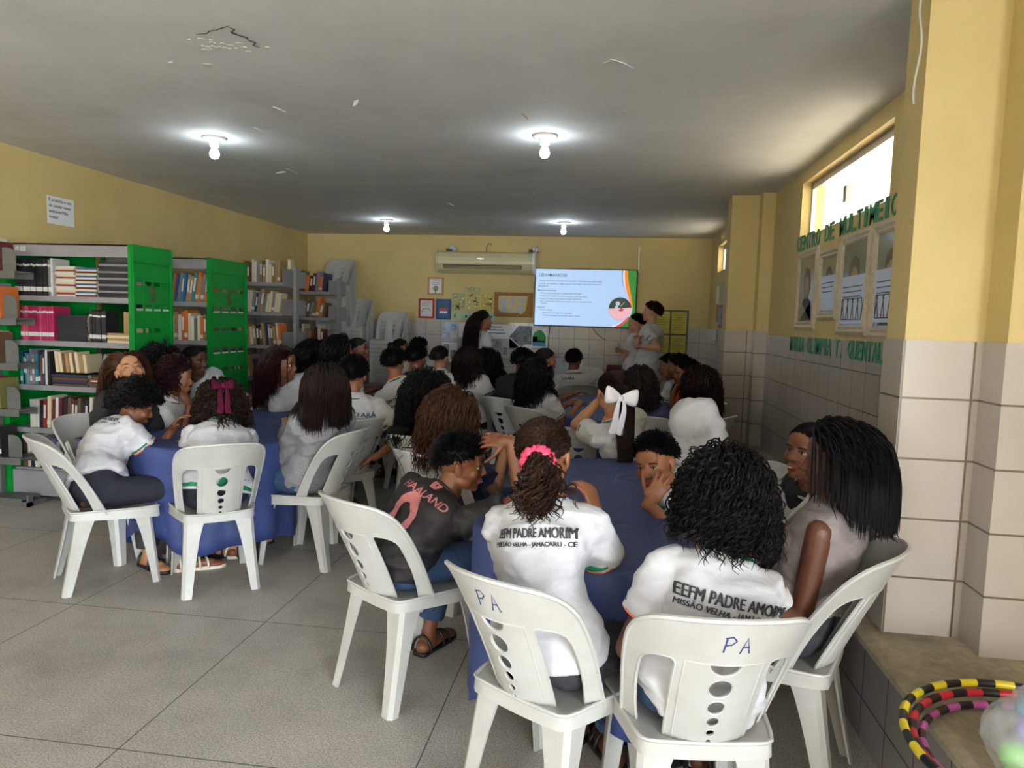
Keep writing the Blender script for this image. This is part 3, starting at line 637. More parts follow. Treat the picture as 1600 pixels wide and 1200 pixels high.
b = MB(); b.tube([(1.046, 2.80+.0+.02*math.sin(k*9), 2.74-.42*k) for k in np.linspace(0, 1, 26)], .004, 6); b.obj('loose_wire', white_paint, label='thin white wire hanging down the near pillar from the ceiling', cat='wire')
# ------------------------------------------------------------------ bookcases
green_metal = mat('green_metal', '#00802C', .45, '#007626', 6, spec=.25)
grey_metal = mat('grey_metal', '#8A888C', .45, '#807E80', 8)
dark_grey = mat('shelf_grey', '#5F5F5C', .5, '#565652', 8)
def shelf_plate(lo, hi, m, parent, name='shelf', lip=.03):
    b = MB(); b.box(lo, hi); b.box((lo[0], lo[1], lo[2]-lip+.004), (hi[0], lo[1]+.003, lo[2])); b.box((lo[0], hi[1]-.003, lo[2]-lip+.004), (hi[0], hi[1], lo[2]))
    return b.obj(name, m, parent)
def holed_panel(x, y0, y1, z1, num, root):
    """green end panel with rows of small windows and a number"""
    th = .003; rows = [1.70, 1.53, 1.345, 1.155, .975, .79, .6, .42]
    loops = [R4(y0, .02, y1, z1)]; w = y1-y0
    for i, z in enumerate(rows):
        for k in range(4):
            c = y0+w*(.17+.22*k); loops.append(R4(c-.038*w/.48, z-.017, c+.038*w/.48, z+.017))
    me = poly_mesh(loops, th/2); place(me, (x, 0, 0), (0, 1, 0), (0, 0, 1)); me.materials.append(green_metal)
    p = link('end_panel', me, root)
    b = MB()
    for a, c in ((y0, y0+.022), (y1-.022, y1)): b.box((x-.03, a, .02), (x+.014, c, z1))
    b.box((x-.002, y0+.02, z1-.13), (x+.012, y1-.02, z1)); b.obj('panel_rim', green_metal, root)
    me = text_mesh(num, .16, .02, 'CENTER', .002); place(me, (x+.004, (y0+y1)/2, 1.62), (0, 1, 0), (0, 0, 1)); me.materials.append(mat('number_brown', '#5A4433', .6)); link('number_plate', me, root)
    for i, z in enumerate(rows):
        if i % 2:
            for k in range(4): c = y0+w*(.17+.22*k); b = MB(); b.box((x+.0016, c-.038*w/.48, z-.034), (x+.003, c+.038*w/.48, z-.019)); b.obj('label_holder', mat('label_card', '#B9B6B2', .6), root)
SH5 = [1.588, 1.246, .901, .566, .25]
t = thing('bookcase', 'front green and grey metal bookcase, the one nearer to the camera', 'bookcase', (0, 0, 0))
holed_panel(-3.535, 4.86, 5.34, 1.985, '5', t)
b = MB(); b.box((-4.64, 4.86, .02), (-4.60, 5.34, 1.985)); b.box((-4.60, 4.86, .02), (-4.585, 4.90, 1.985)); b.obj('end_panel', green_metal, t)
b = MB(); b.box((-4.60, 5.325, .02), (-4.2, 5.335, 1.985)); b.box((-3.78, 5.325, .02), (-3.54, 5.335, 1.985)); b.obj('back_brace', green_metal, t)
for z in SH5: shelf_plate((-4.60, 4.90, z-.014), (-3.54, 5.32, z), grey_metal, t)
b = MB(); b.box((-4.60, 4.87, 1.885), (-3.54, 4.873, 1.98)); b.box((-4.60, 4.87, 1.97), (-3.54, 5.33, 1.98)); b.obj('top_cover', grey_metal, t)
b = MB(); b.box((-4.60, 4.87, .04), (-3.54, 4.875, .235)); b.obj('kick_plate', grey_metal, t)
b = MB(); b.box((-4.50, 4.8665, 1.925), (-4.47, 4.8698, 1.955)); b.box((-4.46, 4.8665, 1.92), (-4.41, 4.8698, 1.958)); b.obj('label_holder', mat('label_card', ''), t)
SH6 = [1.59, 1.24, .90, .56, .25]
t = thing('bookcase', 'second green and grey metal bookcase, behind the front one', 'bookcase', (0, 0, 0))
holed_panel(-3.575, 5.96, 6.60, 1.985, '6', t)
b = MB(); b.box((-4.64, 5.96, .02), (-4.60, 6.6, 1.985)); b.obj('end_panel', green_metal, t)
for z in SH6: shelf_plate((-4.60, 6.0, z-.014), (-3.58, 6.56, z), grey_metal, t)
b = MB(); b.box((-4.60, 5.97, 1.885), (-3.58, 5.973, 1.98)); b.box((-4.60, 5.97, 1.97), (-3.58, 6.59, 1.98)); b.obj('top_cover', grey_metal, t)
LG = [1.76, 1.415, 1.08, .735, .37]
t = thing('shelf_rack', 'dull grey metal shelf rack with rounded bookends at the left edge', 'shelf', (0, 0, 0))
for z in LG+[.06]: shelf_plate((-4.665, 4.675, z-.012), (-4.335, 4.85, z), dark_grey, t, lip=.045)
for z in LG:
    me = poly_mesh([[(-.0, 0), (.11, 0), (.11, .09)]+[(.04+.07*math.cos(a), .10+.07*math.sin(a)) for a in np.linspace(.1, 1.57, 8)]+[(0, .17)]], .002)
    place(me, (-4.452, 4.70, z), (1, 0, 0), (0, 0, 1)); me.materials.append(dark_grey); link('bookend', me, t)
b = MB(); b.box((-4.665, 4.81, 0), (-4.63, 4.85, 2.0)); b.obj('post', dark_grey, t)
b = MB(); b.box((-4.66, 4.68, 0), (-4.28, 4.85, .035)); b.box((-4.30, 4.68, .0), (-4.28, 4.72, .09)); b.obj('foot', dark_grey, t)
GA = [1.84, 1.52, 1.161, .807, .45]
def grey_rack(label, yp, levels, xe=-3.5):
    t = thing('shelf_rack', label, 'shelf', (0, 0, 0))
    b = MB(); b.box((xe-.03, yp-.035, 0), (xe+.008, yp+.035, levels[0]+.18)); b.obj('post', grey_metal, t)
    b = MB(); b.box((XL+.04, yp-.035, 0), (XL+.08, yp+.035, levels[0]+.18)); b.obj('post', grey_metal, t)
    for z in levels:
        shelf_plate((XL+.08, yp-.29, z-.012), (xe-.03, yp-.04, z), grey_metal, t); shelf_plate((XL+.08, yp+.04, z-.012), (xe-.03, yp+.29, z), grey_metal, t)
        for s in (-1, 1):
            b = MB(); a, c = sorted((yp+s*.045, yp+s*.29)); b.box((xe-.03, a, z-.03), (xe-.026, c, z+.145)); b.obj('bookend', grey_metal, t)
grey_rack('double sided grey shelf rack full of books behind the second green bookcase', 7.58, GA)
grey_rack('double sided grey shelf rack in the back left corner by the stacked chairs', 8.84, [1.80, 1.475, 1.14, .80, .45])

# ------------------------------------------------------------------ books
page_m = mat('book_pages', '#CDBFA3', .8)
BOOKCOL = {'red': '#7E2A26', 'dark red': '#581F22', 'brown': '#5F452F', 'tan': '#9A7A52', 'cream': '#C9B998', 'white': '#C6C2BA', 'grey': '#77757A', 'black': '#1D1C20', 'navy': '#252F4C', 'blue': '#2D5685', 'teal': '#1F7A8A', 'green': '#3A5B3C', 'olive': '#6E6A3A', 'orange': '#C4662A', 'yellow': '#C9A53B', 'pink': '#B84A62', 'magenta': '#9B2350', 'purple': '#5F4A7E'}
unit = {}
def book_mesh(col, band):
    k = (col, band)
    if k in unit: return unit[k]
    cov = mat('cover_'+col.replace(' ', '_'), BOOKCOL[col], .5); bd = mat('spine_band', '#C8C5BE', .6)
    b = MB()   # spine faces -Y; unit size 1 x 1 x 1
    b.box((0, 0, 0), (.1, 1, 1)); b.box((.9, 0, 0), (1, 1, 1)); b.box((.1, -.02, 0), (.9, .03, 1)); b.box((.1, .03, .015), (.9, .985, .985), 1)
    if band == 1: b.box((-.004, -.024, .10), (1.004, -.012, .24), 2)
    if band == 2: b.box((-.004, -.024, .80), (1.004, -.012, .86), 2); b.box((-.004, -.024, .12), (1.004, -.012, .24), 2)
    if band == 3: b.box((.2, -.024, .35), (.8, -.012, .82), 2)
    unit[k] = b.mesh('book', [cov, page_m, bd]); return unit[k]
NBOOK = [0]
def book(x, y, z, w, d, h, col, band=0, tilt=0., label='', group=None, flat=None, name='book', cat='book'):
    o = bpy.data.objects.new(name, book_mesh(col, band)); C.objects.link(o); NBOOK[0] += 1
    if flat is None:
        M = Matrix.Translation((x, y, z)) @ Matrix.Rotation(tilt, 4, 'Y') @ Matrix.Diagonal((w, d, h, 1))
    else:   # lying flat: x extent h, z extent w
        M = Matrix.Translation((x, y, z)) @ Matrix.Rotation(flat, 4, 'Z') @ Matrix(((0, 0, 1, 0), (0, 1, 0, 0), (1, 0, 0, 0), (0, 0, 0, 1))) @ Matrix.Diagonal((w, d, h, 1))
    o.matrix_world = M
    o['label'] = label; o['category'] = cat
    if group: o['group'] = group
    return o
rng = random.Random(12)
def row(shelf, where, x, xend, y, z, cols, n, hr=(.17, .24), wr=(.012, .032), lean=0., maxh=.3, cat='book', bands=(0, 1, 3), start=0, kindname='book'):
    """upright books, spines to the room, from left to right"""
    out = 0; w_av = (xend-x)/n
    for i in range(n):
        w = min(rng.uniform(*wr), w_av*1.5); w = w*.4+w_av*.6; h = rng.uniform(*hr); d = rng.uniform(.13, .18)
        if x+w > xend+.004: break
        c = cols[rng.randrange(len(cols))]
        til = lean*rng.uniform(.7, 1.2) if lean else 0
        xx = x+(0 if til <= 0 else 0)
        book(xx, y+rng.uniform(0, .012), z+.0005+(w*math.sin(til) if til > 0 else 0), w-.0012, d, h, c, bands[rng.randrange(len(bands))], til,
             '%s %s, %s from left on %s' % (c, kindname, ordinal(start+i), where), shelf, name=kindname, cat=kindname)
        x += w/max(math.cos(til), .8)+.0006
    return x
def pile(shelf, where, x, y, z, n, L, cols, th=.011, kindname='magazine'):
    for i in range(n):
        c = cols[i % len(cols)]; t = th*rng.uniform(.85, 1.15)
        book(x+rng.uniform(-.006, .006), y+rng.uniform(0, .01), z+.0005, t-.0006, .19, L, c, 0, 0, '%s %s, %s up in %s' % (c, kindname, ordinal(i), where), shelf, rng.uniform(-.02, .02), kindname, kindname)
        z += t
T5 = 'top shelf of bookcase five'
g = 'magazines and books on bookcase 5'
y5 = 4.925
x = row(g, T5, -4.565, -4.265, y5, SH5[0], ['black', 'grey', 'black'], 15, (.275, .285), bands=(2,), kindname='magazine')
book(x+.004, y5, SH5[0], .02, .17, .285, 'white', 1, 0, 'white magazine with a red corner ending the black row in bookcase five', g, name='magazine', cat='magazine')
pile(g, 'the pale pile atop bookcase five', -4.215, y5, SH5[0], 16, .16, ['white', 'red', 'cream', 'white'], .0145)
pile(g, 'the red-blue pile in bookcase five', -4.045, y5, SH5[0], 15, .17, ['dark red', 'white', 'blue', 'cream'], .0145)
pile(g, 'the upper black pile in bookcase five', -3.86, y5, SH5[0], 16, .26, ['black', 'black', 'grey'], .0165)
x = row(g, 'second shelf of bookcase five', -4.53, -4.23, y5, SH5[1], ['magenta', 'magenta', 'pink'], 17, (.255, .265), bands=(2,), kindname='magazine')
pile(g, 'the lower black pile in bookcase five', -4.215, y5, SH5[1], 15, .25, ['black'], .0135)
row(g, 'second shelf of bookcase five, black group', -3.945, -3.80, y5, SH5[1], ['black', 'grey', 'black'], 6, (.23, .26), bands=(2,), kindname='magazine')
pile(g, 'the beige pile in bookcase five', -3.785, y5-.012, SH5[1], 4, .2, ['cream', 'tan'], .018, 'book')
row(g, 'top of the beige pile, bookcase five', -3.68, -3.58, y5+.03, SH5[1]+.075, ['tan', 'cream'], 4, (.15, .17), bands=(0,))
x = row(g, 'third shelf of bookcase five', -4.54, -4.28, y5, SH5[2], ['navy', 'black', 'grey', 'tan', 'teal', 'white', 'brown', 'teal'], 12, (.23, .275))
pile(g, 'the left third-shelf pile, bookcase five', -4.265, y5-.01, SH5[2], 7, .3, ['brown', 'black', 'navy', 'dark red'], .0125)
pile(g, 'the right third-shelf pile, bookcase five', -3.93, y5-.01, SH5[2], 7, .33, ['red', 'brown', 'black', 'cream'], .0125)
row(g, 'the top of the left third-shelf pile, bookcase five', -4.25, -3.97, y5+.02, SH5[2]+.10, ['tan', 'cream', 'brown', 'white'], 9, (.13, .17), lean=-.12, bands=(0,))
row(g, 'the top of the right third-shelf pile, bookcase five', -3.87, -3.6, y5+.02, SH5[2]+.10, ['black', 'grey', 'cream'], 8, (.14, .17), lean=.2, bands=(0, 1))
x = row(g, 'fourth shelf of bookcase five', -4.47, -4.38, y5, SH5[3], ['white'], 5, (.215, .22), bands=(0,))
row(g, 'fourth shelf mixed run, bookcase five', x+.003, -3.6, y5, SH5[3], ['red', 'brown', 'cream', 'dark red', 'white', 'black'], 22, (.2, .26), lean=.05)
row(g, 'bottom shelf of bookcase five', -4.54, -3.75, y5, SH5[4], ['black', 'purple', 'brown', 'white', 'grey'], 20, (.2, .25), wr=(.02, .04))
g = 'books on bookcase 6'; y6 = 6.02
row(g, 'top shelf of bookcase six', -4.02, -3.6, y6, SH6[0], ['brown', 'tan', 'white', 'teal', 'blue', 'grey', 'orange'], 13, (.22, .27), lean=.14)
row(g, 'second shelf of bookcase six', -4.02, -3.6, y6, SH6[1], ['brown', 'cream', 'white', 'tan', 'olive', 'grey', 'orange'], 12, (.2, .27))
row(g, 'third shelf of bookcase six', -3.98, -3.6, y6, SH6[2], ['brown', 'cream', 'tan', 'orange', 'red'], 9, (.18, .22))
g = 'books on the left grey rack'
for (z, cols, n, nm, x0) in ((LG[0], ['purple', 'dark red', 'white', 'navy'], 4, 'top', -4.60), (LG[1], ['orange', 'orange', 'grey'], 4, 'second', -4.56), (LG[2], ['white', 'cream', 'brown'], 5, 'third', -4.60), (LG[3], ['teal', 'red', 'white', 'olive'], 4, 'fourth', -4.60), (LG[4], ['black', 'orange', 'white'], 4, 'fifth', -4.62)):
    row(g, '%s shelf of the left grey rack' % nm, x0-.05, -4.46, 4.69, z, cols, n, (.2, .255), lean=-.05)
mix = ['brown', 'tan', 'dark red', 'brown', 'olive', 'cream', 'cream', 'orange', 'green', 'navy', 'grey', 'tan', 'white', 'black', 'grey']
g = 'books on the grey racks'
for k, z in enumerate(GA[:4]):
    row(g, '%s shelf behind bookcase six' % ordinal(k), -4.08, -3.55, 7.31, z, mix, 17, (.19, .25), wr=(.015, .05), lean=(.0, .16, -.1, -.22)[k])
for k, z in enumerate([1.80, 1.475, 1.14]):
    row(g, 'corner rack shelf %s by the chairs' % ordinal(k), -3.98, -3.56, 8.57, z, mix, 9, (.17, .26), wr=(.02, .05), lean=(.12, .2, 0)[k])
book(-3.49, 7.33, GA[0]+.15, .03, .1, .1, 'cream', 0, 0, 'cream book leaning on the end post of the rack behind bookcase six', g)

# ------------------------------------------------------------------ plastic chairs
def chair_y(x, v): return -.185-.40*v-.12*v*v+(.175-.24*v)*min(abs(x)/.21, 1.15)**2
def chair_pt(x, v): return V(x, chair_y(x, v), .415+v)
def chair_parts():
    me_s = {}
    # backrest outline
    right = [(.192, -.022)]+bez((.196, .0), (.205, .12), (.222, .22), (.222, .31), 8)+bez((.222, .31), (.222, .37), (.20, .395), (.15, .405), 8)[1:]+bez((.15, .405), (.08, .415), (.04, .416), (0, .416), 6)[1:]
    outline = [p for p in right]+[(-p[0], p[1]) for p in right[::-1][1:]]
    holes = []
    hb = bez((.104, .0), (.108, .1), (.112, .2), (.112, .262), 6)+bez((.112, .262), (.113, .276), (.118, .283), (.13, .283), 4)[1:]+bez((.13, .283), (.165, .283), (.187, .27), (.187, .24), 5)[1:]+bez((.187, .24), (.187, .15), (.176, .07), (.163, .0), 6)[1:]
    holes.append(hb); holes.append([(-p[0], p[1]) for p in hb[::-1]])
    half = [(.040*math.cos(a), .283+.037*math.sin(a)) for a in np.linspace(math.pi, 2*math.pi, 12)]
    cs = [(0, .204, .031), (0, .14, .0235), (0, .092, .0175), (0, .053, .0125), (0, .023, .0085)]
    holes.append(half)
    for c in cs: holes.append(circ(c[0], c[1], c[2], 18))
    me = poly_mesh([outline]+holes); cut(me, .022)
    co = get_co(me); set_co(me, np.array([chair_pt(p[0], p[1]) for p in co]))
    me = evaluated(me, [('WELD', dict(merge_threshold=1e-5)), ('SOLIDIFY', dict(thickness=.008, offset=0.))])
    b = MB(); co = get_co(me); b.add(co, [tuple(p.vertices) for p in me.polygons])
    def rim(L, r, closed=True, dy=0.):
        P = []
        for i in range(len(L) if closed else len(L)-1):
            p, q = np.array(L[i]), np.array(L[(i+1) % len(L)]); n = max(1, int(np.linalg.norm(q-p)/.018))
            for k in range(n): s = p+(q-p)*k/n; P.append(chair_pt(*s)+V(0, dy, 0))
        b.tube(P, r, 6, 0, True, closed)
    rim(outline, .0075)
    for h in holes[:2]: rim(h, .0055)
    for h in holes[2:]: rim(h, .0032, dy=-.002)
    pan = [(-.088, .018)]+[(-.088*(1-k)+.088*k, .018-.018*math.sin(math.pi*k)) for k in np.linspace(.1, .9, 7)]+[(.088, .018), (.096, .283), (-.096, .283)]
    rim(pan, .0035, dy=-.003)
    me_s['backrest'] = b
    # seat with its skirt
    b = MB(); n = 9; top = []; bot = []
    def hw(y): return .172+.05*min(1, (y+.2)/.3)
    ys = [-.193, -.18, -.14, -.06, .02, .1, .17, .205, .22]
    for i, y in enumerate(ys):
        w = hw(y)*(.88 if i in (0,) else .97 if i in (1, 7) else .9 if i == 8 else 1)
        xs = np.linspace(-w, w, n)
        top.append([(x, y, .432-.014*(1-(x/w)**2)*(1 if 1 < i < 7 else .4)-(.006 if i == 8 else 0)) for x in xs])
        bot.append([(x, y, .426-.014*(1-(x/w)**2)*(1 if 1 < i < 7 else .4)-(.006 if i == 8 else 0)) for x in xs])
    vs = np.array(top+bot).reshape(-1, 3); fs = []; m = len(ys)
    for i in range(m-1):
        for j in range(n-1):
            a = i*n+j; fs.append((a, a+1, a+n+1, a+n)); q = m*n; fs.append((q+a+n, q+a+n+1, q+a+1, q+a))
    b.add(vs, fs)
    edge = [top[0][j] for j in range(n)]+[top[i][n-1] for i in range(1, m)]+[top[m-1][j] for j in range(n-2, -1, -1)]+[top[i][0] for i in range(m-2, 0, -1)]
    e = np.array(edge); cen = V(0, 0, 0); E0 = e+V(0, 0, .002); E1 = e*V(1.0, 1.0, 1); E1[:, 2] = np.interp(e[:, 1], [-.19, -.1, .1, .2], [.392, .388, .380, .372])-.008*(1-np.minimum(np.abs(e[:, 0])/.17, 1)**2)*(e[:, 1] < -.15); E1[:, :2] *= 1.015
    k = len(e); inn = E1*V(.96, .96, 1); in0 = e*V(.96, .96, 1)-V(0, 0, .006); q = k
    vs = np.concatenate([E0, E1, inn, in0]); fs = []
    for i in range(k):
        j = (i+1) % k; fs += [(j, i, q+i, q+j), (q+j, q+i, 2*q+i, 2*q+j), (2*q+j, 2*q+i, 3*q+i, 3*q+j), (3*q+j, 3*q+i, i, j)]
    b.add(vs, fs); b.tube(E0, .006, 6, 0, True, True)
    me_s['seat'] = b
    legs = []
    for sx in (1, -1):
        for rear in (True, False):
            b = MB(); rings = []; T = .008
            for s in np.linspace(0, 1, 7):
                z = .425*(1-s); w = .078*(1-s)+.05*s+(.03*(1-s)**4); d = .07*(1-s)+.042*s+(.03*(1-s)**4)
                X = (.166+.02*s)+.006*s*s if rear else (.196+.012*s); Y = -(.168+.062*s+.015*s*s) if rear else (.180+.045*s)
                o = V(sx*(X+.006), Y*1.0, z); ux = V(-sx, 0, 0); uy = V(0, 1 if rear else -1, 0); c = .016
                pr = [ux*w, ux*c+uy*0, uy*c*.9, uy*d, uy*d+ux*T, uy*(c+.004)+ux*T, ux*(c+.004)+uy*T, ux*w+uy*T]
                rings.append([o+p for p in pr])
            b.loft(rings, True); legs.append(b)
    me_s['legs'] = legs
    return me_s
CH = chair_parts()
CM = {'backrest': CH['backrest'].mesh('backrest', [white_plastic]), 'seat': CH['seat'].mesh('seat', [white_plastic])}
CM['backrest'].polygons.foreach_set('use_smooth', [True]*len(CM['backrest'].polygons))
def _split(me):
    me = evaluated(me, [('EDGE_SPLIT', dict(split_angle=math.radians(40)))]); return me
CM['backrest'] = _split(CM['backrest'])
CM['seat'].polygons.foreach_set('use_smooth', [True]*len(CM['seat'].polygons)); CM['seat'] = _split(CM['seat'])
CM['legs'] = [b.mesh('leg', [white_plastic]) for b in CH['legs']]
chair0 = []
back_tree = tree_of(CM['backrest'])
pen = mat('blue_pen', '#28356E', .6)
def chair(x, y, a, label, group='white plastic chairs', z=0., mark=None, tilt=0.):
    """a is the facing of the sitter in degrees, 0 = away from the camera, positive to the right"""
    rz = -math.radians(a)
    if not chair0:
        t = thing('plastic_chair', label, 'chair', (x, y, z), rz, group)
        link('seat', CM['seat'], t); link('backrest', CM['backrest'], t)
        for m in CM['legs']: link('leg', m, t)
        chair0.append((t, KIDS(t)))
    else:
        r0, kids = chair0[0]
        t = r0.copy(); C.objects.link(t); t.location = (x, y, z); t.rotation_euler = (tilt, 0, rz); t['label'] = label; t['group'] = group
        for k in kids: c = k.copy(); C.objects.link(c); c.parent = t
    if mark:
        bk = [k for k in t.children if k.name.startswith('backrest')] or [k for k in C.objects if k.parent is t and k.name.startswith('backrest')]
        b = MB()
        def st(L): b.tube([(p[0], p[1], 0) for p in L], .0022, 4)
        s = mark
        st([(-.028*s, -.02*s), (-.026*s, .02*s)]); st([(-.03*s, .018*s), (-.015*s, .022*s), (-.006*s, .012*s), (-.014*s, .002*s), (-.026*s, -.001*s)])
        st([(.006*s, -.022*s), (.016*s, .02*s), (.026*s, -.022*s)]); st([(.009*s, -.006*s), (.024*s, -.004*s)])
        me = b.mesh('marking'); cx = .035
        wrap(me, back_tree, (cx-.02, -.40, .415+.347), (1, 0, 0), (0, 0, 1), .0006); me.materials.append(pen)
        link('pen_marking', me, bk[0])
    return t
def stack(n, x, y, a, where, pitch=.058):
    for i in range(n):
        r = -math.radians(a); f = V(math.sin(math.radians(a)), math.cos(math.radians(a)), 0)
        chair(x+f[0]*.0045*i, y+f[1]*.0045*i, a, 'white plastic chair, %s from the floor in the %s' % (ordinal(i), where), where, i*pitch)

# ------------------------------------------------------------------ round tables and their blue cloths
cloth_m = mat('blue_cloth', '#2C3A6C', .62, '#36457C', 5, bump=.25, bscale=45)
def table(cx, cy, r, label_t, label_c, low=.36, rot=0., z=.735):
    t = thing('round_table', label_t, 'table', (cx, cy, 0), 0, 'round tables')
    b = MB(); b.lathe([(r-.04, z-.03), (r-.01, z-.025), (r-.01, z-.002), (r-.02, z)], n=40); b.obj('tabletop', white_plastic, t)
    for k in range(4):
        a = rot+math.pi/4+k*math.pi/2; o = V(math.cos(a), math.sin(a), 0)*(r*.55); b = MB(); e1 = V(math.cos(a+.78), math.sin(a+.78), 0); e2 = V(-e1[1], e1[0], 0)
        rings = []
        for s in np.linspace(0, 1, 4):
            p = o*(1+.12*s)+V(0, 0, (z-.03)*(1-s)); w = .07-.012*s
            rings.append([p, p+e1*w, p+e1*w+e2*.008, p+e1*.008+e2*.008, p+e1*.008+e2*w, p+e2*w])
        b.loft(rings, True); b.obj('leg', white_plastic, t)
    nA = 160; rings = []
    ths = np.arange(nA)*2*math.pi/nA
    fold = np.sin(ths*9+rot*3+.6*np.sin(ths*3+rot))*.6+.4*np.sin(ths*17+1.3+rot)
    drop = low+.12*np.abs(np.cos(2*(ths-rot)))**3-.05*np.sin(3*ths+rot)
    def ring(rad, zz): return np.stack([rad*np.cos(ths), rad*np.sin(ths), np.broadcast_to(zz, ths.shape)], 1)
    for q in (.02, .25, .5, .7, .85, .95): rings.append(ring(np.full(nA, r*q), z+.004+.0015*q*np.sin(ths*5+q*9)))
    rings.append(ring(np.full(nA, r+.004), z+.002)); rings.append(ring(r+.010+.001*fold, z-.012))
    for s in np.linspace(.12, 1, 8): rings.append(ring(r+.010+.020*s*fold+.008*s, z-.012-drop*s))
    b = MB(); b.loft(rings, False); b.add([(0, 0, z+.004)]+list(map(tuple, rings[0])), [(0, 1+i, 1+(i+1) % nA) for i in range(nA)])
    me = evaluated(b.mesh('tablecloth', [cloth_m], True), [('WELD', dict(merge_threshold=1e-4)), ('SOLIDIFY', dict(thickness=.0015, offset=1.))])
    o = link('tablecloth', me, None, label_c, 'tablecloth', 'blue tablecloths'); o.location = (cx, cy, 0)
    return t
table(0.0, 2.66, .485, 'round table under a blue cloth, nearest to the camera', 'blue cloth on the nearest table, beside the girl with the pink scrunchie', .45, .3)
table(.06, 3.52, .5, 'round table under a blue cloth behind the nearest one', 'blue cloth on the table where the girl with the white bow leans', .4, .9)
table(-2.40, 4.06, .47, 'round table under a blue cloth at the left, nearer of two', 'blue cloth on the left table where the girl with the burgundy bow leans', .5, .2)
table(-2.45, 4.92, .47, 'round table under a blue cloth at the left, farther of two', 'blue cloth on the farther left table, beside the girl with a printed shirt', .4, .7)
table(.03, 6.08, .52, 'round table under a blue cloth at the right, nearer of two', 'blue cloth on the nearer table before the seated boy at the back', .42, .1)
table(.04, 7.1, .5, 'round table under a blue cloth at the right, farther of two', 'blue cloth on the farthest right table, next to the seated boy at the back', .4, .5)
table(-2.3, 7.6, .5, 'round table under a blue cloth near the chair stacks', 'blue cloth on the table in front of the chair stacks', .4, .4)
stack(17, -3.72, 9.95, 180, 'left chair stack')
stack(14, -3.18, 9.95, 180, 'right chair stack')
stack(27, -3.99, 10.02, 180, 'tall corner chair stack')

# ------------------------------------------------------------------ hoops and the bag of balls on the ledge
def hoop(label, c, R, r, m1, m2, tilt=(0, 0), n=44):
    b = MB(); nA = n*4
    P = [V(R*math.cos(a), R*math.sin(a), 0) for a in np.arange(nA)*2*math.pi/nA]; b.tube(P, r, 10, 0, True, True)
    for i in range(len(b.f)): b.m[i] = ((i//10)//4) % 2
    o = b.obj('hula_hoop', [m1, m2], None, True, label=label, cat='hoop', group='striped hoops'); o.location = c; o.rotation_euler = (tilt[0], tilt[1], 0)
blk = mat('black_tape', '#15151a', .35)
hoop('yellow and black striped hula hoop, outermost of the three on the ledge', (1.19, 1.87, .442), .375, .0118, mat('yellow_tape', '#D8C22A', .35), blk, (.02, 0))
hoop('red and black striped hula hoop between the yellow and the pink one', (1.193, 1.868, .424), .355, .0118, mat('red_tape', '#B01E2E', .35), blk, (.02, 0))
hoop('pink and black striped hula hoop, innermost of the three on the ledge', (1.197, 1.866, .405), .335, .0118, mat('pink_tape', '#B0529A', .35), blk)
balls = [((1.205, 1.80, .455), '#8DE25A', 'lime green ball low in the plastic bag'), ((1.215, 1.76, .545), '#9A86DC', 'violet ball in the middle of the plastic bag'), ((1.29, 1.83, .63), '#E85A8E', 'pink ball at the top of the plastic bag'), ((1.235, 1.80, .575), '#6FAFC8', 'light blue ball at the back left of the plastic bag'), ((1.31, 1.72, .54), '#D86A80', 'rose ball at the right of the plastic bag'), ((1.30, 1.70, .45), '#9BDC6A', 'pale green ball at the right of the plastic bag'), ((1.23, 1.68, .44), '#EC5F94', 'pink ball at the bottom of the plastic bag'), ((1.36, 1.80, .50), '#E8D25A', 'yellow ball at the far right of the plastic bag')]
for c, col, lab in balls:
    c = (c[0]-.155, c[1]+.06, c[2]-.01)
    b = MB(); b.ell(c, (.037, .037, .037), None, 20, 14); b.obj('plastic_ball', mat('ball_'+col[1:], col, .35), None, True, label=lab, cat='ball', group='balls in the bag')
b = MB(); b.ell((1.12, 1.83, .495), (.155, .155, .108)); b.ell((1.14, 1.82, .58), (.12, .12, .085)); b.rcone((1.16, 1.80, .64), (1.19, 1.76, .72), .04, .02)
me = fused(b, .014, 4); ruffle(me, .006, 9, (1, 1, 3)); me.materials.append(mat('clear_bag', '#DDE2EA', .18, alpha=.34)); link('plastic_bag', me, None, 'clear plastic bag full of coloured balls on the ledge', 'bag')
# ------------------------------------------------------------------ people
def skin_mat(name, c, c2): return mat('skin_'+name, c, .5, c2, 14, bump=.05, bscale=90)
SK = {'dark': skin_mat('dark', '#5A3423', '#4E2C1D'), 'brown': skin_mat('brown', '#7A4A30', '#6E412A'), 'mid': skin_mat('mid', '#8F5C3E', '#835236'), 'light': skin_mat('light', '#AC7A5A', '#A06F50'), 'fair': skin_mat('fair', '#B98A6C', '#AE7F62')}
LIP = mat('lips', '#7E3A34', .4); EYEW = mat('eye_white', '#B9B0A6', .3); IRIS = mat('iris', '#1E130D', .15); BROW = mat('eyebrow_hair', '#17100C', .7)
def hairmat(n, c, c2): return mat('hair_'+n, c, .55, c2, 55, stretch=(1, 1, .25), spec=.13)
HM = {'black': hairmat('black', '#080708', '#110f10'), 'jet': hairmat('jet', '#08080A', '#131114'), 'dark': hairmat('dark', '#17100E', '#261B17'), 'brown': hairmat('brown', '#24150E', '#432718'), 'darkbrown': hairmat('darkbrown', '#150D0A', '#241711'), 'burgundy': hairmat('burgundy', '#16090B', '#2A0F12'), 'chest': hairmat('chest', '#1B110D', '#2F1E15')}
def fab(n, c, c2=None, sc=30, rough=.85, bump=.25): return mat('fabric_'+n, c, rough, c2, sc, bump=bump, bscale=70)
